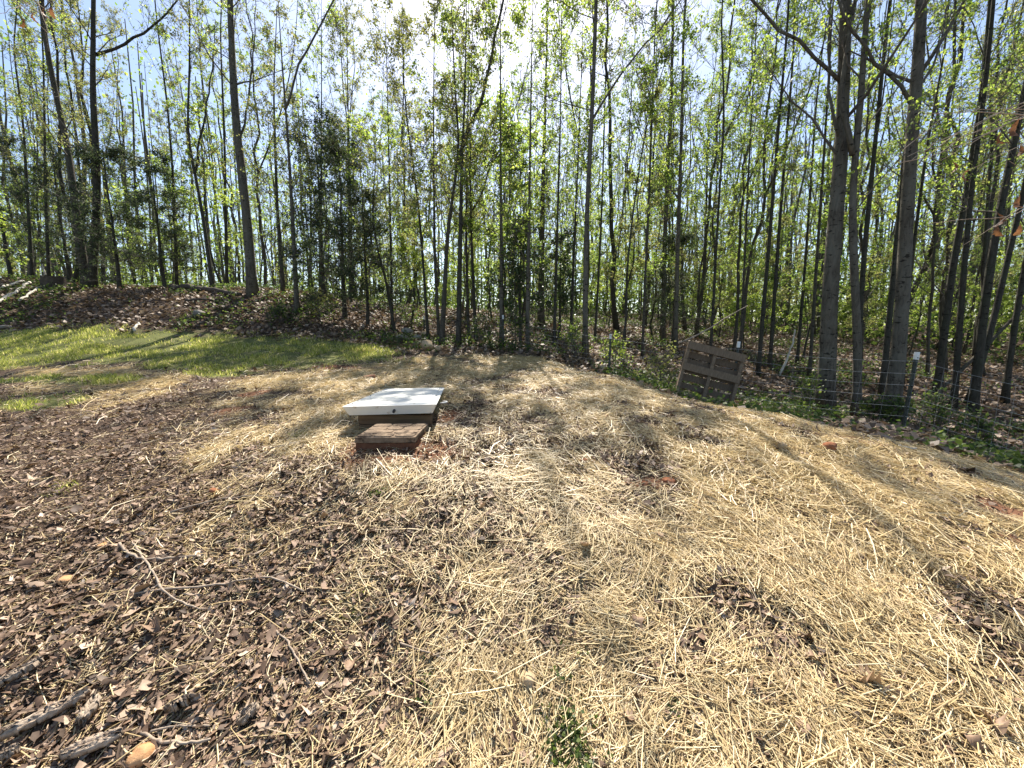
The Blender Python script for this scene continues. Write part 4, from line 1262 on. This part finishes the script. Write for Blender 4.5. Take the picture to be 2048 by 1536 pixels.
def stump():
    g = P(110, 572, 15.2); g[2] = h1(g[0], g[1])
    m, k = 7, 18
    z = np.linspace(-.1, .42, m)
    a = np.arange(k) / k * 2 * math.pi
    r = .32 * (1 + .28 * np.exp(-np.maximum(z, 0) / .12))[:, None] * (1 + .08 * np.sin(5 * a) + RNG.normal(0, .03, (m, k)))
    V = np.stack([r * np.cos(a), r * np.sin(a), np.repeat(z[:, None], k, 1) + (np.arange(m)[:, None] == m - 1) * RNG.normal(0, .03, (m, k))], -1)
    idx = np.arange(m * k).reshape(m, k)
    Q = np.stack([idx[:-1], np.roll(idx[:-1], -1, 1), np.roll(idx[1:], -1, 1), idx[1:]], -1).reshape(-1, 4)
    t = thing('tree_stump', 'dark broken stump on the bank behind the fallen white poles', 'stump', g)
    obj('stump_body', make_mesh('stump_body', V.reshape(-1, 3), [Q], M['rot_wood'], True), t)
    top = np.concatenate([V[-1], [[0, 0, .40]]])
    F = np.array([(i, (i + 1) % k, k) for i in range(k)])
    obj('cut_face', make_mesh('cut_face', top, [F], M['bark_brown']), t)
stump()

def slab(label, a, b, wpx, seed, mat='dead_wood', thick=.011, name='bark_slab'):
    """a split piece of bark or wood, bowed and ragged at the ends"""
    A_, B2 = G(*a), G(*b); c = (A_ + B2) / 2
    L = np.linalg.norm(B2 - A_); d = nrm(B2 - A_); s = nrm(np.cross(d, (0, 0, 1))); n_ = np.cross(s, d)
    w = wpx * c[1] / FPX
    r = np.random.default_rng(seed)
    m, k = 26, 11
    u = np.linspace(-.5, .5, m); v = np.linspace(-.5, .5, k)
    wid = w * (1 - .75 * np.abs(2 * u) ** 3) * (1 + r.normal(0, .07, m))
    U, Vv = np.meshgrid(u, v, indexing='ij')
    arch = (1 - (2 * Vv) ** 2) * w * .10
    ridg = np.abs(r.normal(0, .007, k))[None] + r.normal(0, .0018, (m, k))
    base = (s[None, None] * (Vv * wid[:, None])[..., None] + d[None, None] * (U * L * (1 + r.uniform(-.22, .05, k))[None] + r.normal(0, .005, (m, k)))[..., None])
    top = base + n_ * (arch + thick + ridg)[..., None]; bot = base + n_ * (arch * .6 - .005)[..., None]
    V = np.concatenate([top.reshape(-1, 3), bot.reshape(-1, 3)])
    i = np.arange(m * k).reshape(m, k); j = i + m * k
    Q = [np.stack([i[:-1, :-1], i[1:, :-1], i[1:, 1:], i[:-1, 1:]], -1).reshape(-1, 4), np.stack([j[:-1, :-1], j[:-1, 1:], j[1:, 1:], j[1:, :-1]], -1).reshape(-1, 4)]
    for e, f in ((i[:, 0], j[:, 0]), (i[::-1, -1], j[::-1, -1]), (i[0, ::-1], j[0, ::-1]), (i[-1], j[-1])):
        Q.append(np.stack([e[:-1], f[:-1], f[1:], e[1:]], -1))
    o = obj(name, make_mesh(name, V, [np.concatenate(Q)], M[mat]), None, c + np.array((0, 0, .036)))
    tag(o, label, 'bark')
slab('long pale split of bark at the near corner of the leaves', (8, 1496), (182, 1404), 26, 1)
slab('pale split of wood touching the large tan rock', (126, 1536), (246, 1492), 24, 2)
slab('short bark strip beyond the bowed twig', (338, 1443), (398, 1414), 16, 3)
slab('curled brown bark piece beside the long pale split', (164, 1466), (200, 1414), 26, 4, 'stick')
slab('narrow splinter of wood at the picture edge in the leaves', (0, 1390), (90, 1340), 13, 5, 'stick')
slab('pale wood chip at the very near edge by the camera', (8, 1536), (46, 1518), 18, 6)
slab('dark bark strip beside the short twig near the straw', (480, 1470), (520, 1430), 18, 7, 'stick')

# ------------------------------------------------------------------ larger fallen oak leaves, lobed and curled
def oak_leaf_mesh(seed, L=.14, curl=1.0):
    r = np.random.default_rng(seed)
    lob = [(0, .015), (.10, .05), (.2, .17), (.28, .14), (.38, .25), (.47, .17), (.57, .31), (.66, .22), (.76, .29), (.84, .2), (.94, .13), (1.0, .02)]
    x = np.array([a for a, _ in lob]); h = np.array([b for _, b in lob]) * L * r.uniform(.7, 1.0)
    c1, c2 = r.normal(0, .5) * curl, r.normal(.3, .5) * curl
    def zz(xx, yy): return c1 * (xx - .5 * L) ** 2 / L * .9 + c2 * yy ** 2 / L * 2.2
    mid = np.stack([x * L, np.zeros(12), np.zeros(12)], -1)
    V = []
    for s in (1, 0, -1):
        q = mid.copy(); q[:, 1] += s * h; q[:, 0] += abs(s) * h * .25
        q[:, 2] = zz(q[:, 0], q[:, 1]) + r.normal(0, .004, 12) + .012
        V.append(q)
    V = np.concatenate(V)
    F = []
    for i in range(11):
        F += [(i, 12 + i, 13 + i, i + 1), (12 + i, 24 + i, 25 + i, 13 + i)]
    return make_mesh('oak_leaf', V, [np.array(F)], M['oak_leaf'], False)
OLM = [oak_leaf_mesh(i, .12 + .012 * i, 2.4) for i in range(5)]
spots = [(1650, 1470), (1720, 1500), (1590, 1440), (1560, 1380), (1500, 1350), (1660, 1400), (1780, 1440), (1850, 1490), (1440, 1200), (1410, 1185), (1480, 1225), (1330, 1120), (1220, 1350), (1190, 1400), (1150, 1380),
         (1240, 1440), (1010, 1330), (1530, 1290), (1600, 1310), (1700, 1370), (700, 1330), (620, 1290), (540, 1350), (1290, 1240), (960, 1110), (1050, 1080), (1180, 1090), (1300, 1060), (760, 1480), (640, 1450), (450, 1400), (380, 1330),
         (200, 1330), (120, 1290), (300, 1250), (560, 1490), (1420, 1420), (1330, 1480), (1900, 1440), (1960, 1420)]
for i, (px, py) in enumerate(spots):
    px += random.uniform(-15, 15); py += random.uniform(-12, 12)
    q = G(px, py)
    o = obj('oak_leaf', OLM[i % 5]); o.location = (q[0], q[1], q[2] + .006)
    o.rotation_euler = (random.uniform(-.3, .3), random.uniform(-.3, .3), random.uniform(0, 6.28)); s = random.uniform(.42, .78); o.scale = (s, s, s)
    tag(o, 'curled lobed brown oak leaf lying loose on the near ground', 'leaf', 'loose oak leaves on the near ground')

# ------------------------------------------------------------------ green tufts
def tuft(label, px, py, rx, ry, n, h, seed, broad=False):
    r = np.random.default_rng(seed)
    g = G(px, py); k = g[1] / FPX
    x = r.normal(0, .5, n) * rx * k; y = r.normal(0, .5, n) * ry * k * 2.2
    z = H(g[0] + x, g[1] + y) - g[2]
    if broad:
        kk = 7
        X, Y2 = np.repeat(x, kk), np.repeat(y, kk); zz = np.repeat(z, kk) + r.uniform(.0, 1, n * kk) * h
        c = np.stack([X + r.normal(0, .012, n * kk), Y2 + r.normal(0, .012, n * kk), zz], -1)
        V, F = leaf_quads(c, r.uniform(.010, .019, n * kk), r, 1.2)
        st = np.stack([np.stack([x, y, z], -1), np.stack([x + r.normal(0, .01, n), y, z + h * .9], -1)], 1)
        V2, F2 = tubes(st, np.full((n, 2), .0012), 3)
        V, F = join([(V, [F]), (V2, F2)])
        me = make_mesh('weed', V, F, M['herb'])
        nm, cat = 'weed_clump', 'weeds'
    else:
        ang = r.uniform(0, 6.28, n); la = r.uniform(0, 6.28, n)
        hh = r.uniform(.5, 1, n) * h; w = r.uniform(.0015, .003, n)
        b = np.stack([x, y, z], -1); sd = np.stack([np.cos(ang), np.sin(ang), 0 * ang], -1) * w[:, None]
        ld = np.stack([np.cos(la), np.sin(la), 0 * la], -1) * (hh * .7)[:, None]; up = np.array([0, 0, 1.])
        m_ = b + up * (hh * .6)[:, None] + ld * .35; t = b + up * (hh * .9)[:, None] + ld
        V = np.stack([b - sd, b + sd, m_ - sd, m_ + sd, t], 1).reshape(-1, 3); i = (np.arange(n) * 5)[:, None]
        me = make_mesh('tuft', V, [i + np.array((0, 1, 3, 2)), i + np.array((2, 3, 4))], M['grass']); nm, cat = 'grass_tuft', 'grass'
    o = obj(nm, me, None, g); tag(o, label, cat)
tuft('leafy dark green weed clump in the nearest straw', 1135, 1490, 62, 55, 150, .05, 1, True)
tuft('small green grass tuft at the corner where leaves meet straw', 702, 1230, 26, 20, 70, .055, 2)
tuft('small green tuft in the leaves far from the straw', 130, 978, 22, 12, 60, .05, 3)
tuft('little green weed beside the small dark grass tuft on the leaf edge', 760, 990, 16, 8, 30, .03, 4, True)
tuft('faint green weed on the straw beyond the leafy weed clump', 1215, 1222, 18, 16, 26, .03, 5, True)
tuft('thin green weed sprouts short of the pale tan rock', 845, 1395, 26, 30, 30, .03, 6, True)
tuft('green grass tuft next to the slab step in the leaves', 602, 872, 20, 10, 60, .06, 7)
tuft('sparse green sprig in straw next to the leafy weed clump', 1345, 1420, 14, 18, 14, .03, 8, True)

# ------------------------------------------------------------------ overhanging twigs with dead leaves (saplings just out of frame)
def dead_leaf_sapling(label, base, tip_list, leaf_at, seed, h):
    r = np.random.default_rng(seed)
    org = np.array((base[0], base[1], h1(base[0], base[1])))
    t = thing('oak_sapling', label, 'sapling', org)
    path = np.stack([np.linspace(0, .15, 12) + r.normal(0, .015, 12), r.normal(0, .015, 12), np.linspace(-.1, h, 12)], -1)
    obj('trunk', trunk_mesh(path, np.linspace(.035, .008, 12), 'trunk', M['bark_brown'], 8), t)
    ends = []
    for pts in tip_list:
        q = np.array([P(*p) for p in pts]) - org
        k = np.argmin(np.abs(path[:, 2] - (q[0][2] - .25)))
        q = np.concatenate([[path[k]], q])
        line = resample(q, 18) + r.normal(0, .004, (18, 3))
        parts = [tubes(line[None], np.linspace(.007, .0018, 18)[None], 6)]
        for s in r.uniform(.35, .98, 9):
            i = int(s * 17); d = nrm(line[i] - line[i - 1]); e = nrm(d + r.normal(0, .35, 3) + (0, 0, -.12))
            L = r.uniform(.15, .5)
            sub = np.stack([line[i] + e * L * a + np.array((0, 0, -.06)) * a * a * L for a in np.linspace(0, 1, 6)]) + r.normal(0, .003, (6, 3))
            parts.append(tubes(sub[None], np.linspace(.0024, .001, 6)[None], 4))
        V, F = join(parts)
        obj('branch', make_mesh('branch', V, F, M['dead_wood'], True), t)
    base_leaf = oak_leaf_mesh(91, .085, 3.5); base_leaf.materials[0] = M['dead_leaf']
    for i, (px, py, Y, s) in enumerate(leaf_at):
        p = P(px, py, Y) - org
        o = obj('leaf', base_leaf, t); o.location = p
        o.rotation_euler = (r.uniform(-.5, .5), 1.3 + r.uniform(-.35, .35), r.uniform(0, 6.28)); o.scale = (s, s, s)
dead_leaf_sapling('bare oak sapling reaching in with curled rusty dead leaves', (4.75, 2.3), [
    [(2250, 130, 2.3), (2048, 200, 2.25), (1960, 245, 2.2), (1880, 285, 2.2), (1815, 312, 2.15)],
    [(2250, 180, 2.35), (2048, 222, 2.3), (1985, 260, 2.3), (1920, 300, 2.3), (1800, 325, 2.3)],
    [(2250, 300, 2.5), (2060, 225, 2.5), (1930, 222, 2.5), (1850, 226, 2.5)],
    [(2250, 420, 2.3), (2060, 400, 2.3), (2010, 425, 2.25), (1985, 455, 2.2)]],
    [(2025, 245, 2.25, 1.1), (2040, 262, 2.3, 1.0), (1985, 272, 2.25, .9), (1918, 322, 2.2, .7), (1925, 340, 2.25, .75), (2030, 400, 2.3, 1.0), (2010, 425, 2.25, .9), (1988, 452, 2.2, .8), (2045, 450, 2.3, .8), (2046, 290, 2.3, .7)], 5, 3.2)
dead_leaf_sapling('oak twig dipping in at the top corner with rusty leaves', (-4.9, 2.6), [
    [(-170, -60, 2.6), (-20, -40, 2.5), (40, 5, 2.45), (70, 30, 2.4)], [(-170, -80, 2.6), (0, -60, 2.5), (80, -10, 2.5), (110, 12, 2.5)]],
    [(52, 38, 2.4, .7), (58, 20, 2.42, .6), (98, 8, 2.5, .7), (80, 15, 2.5, .6)], 6, 4.0)
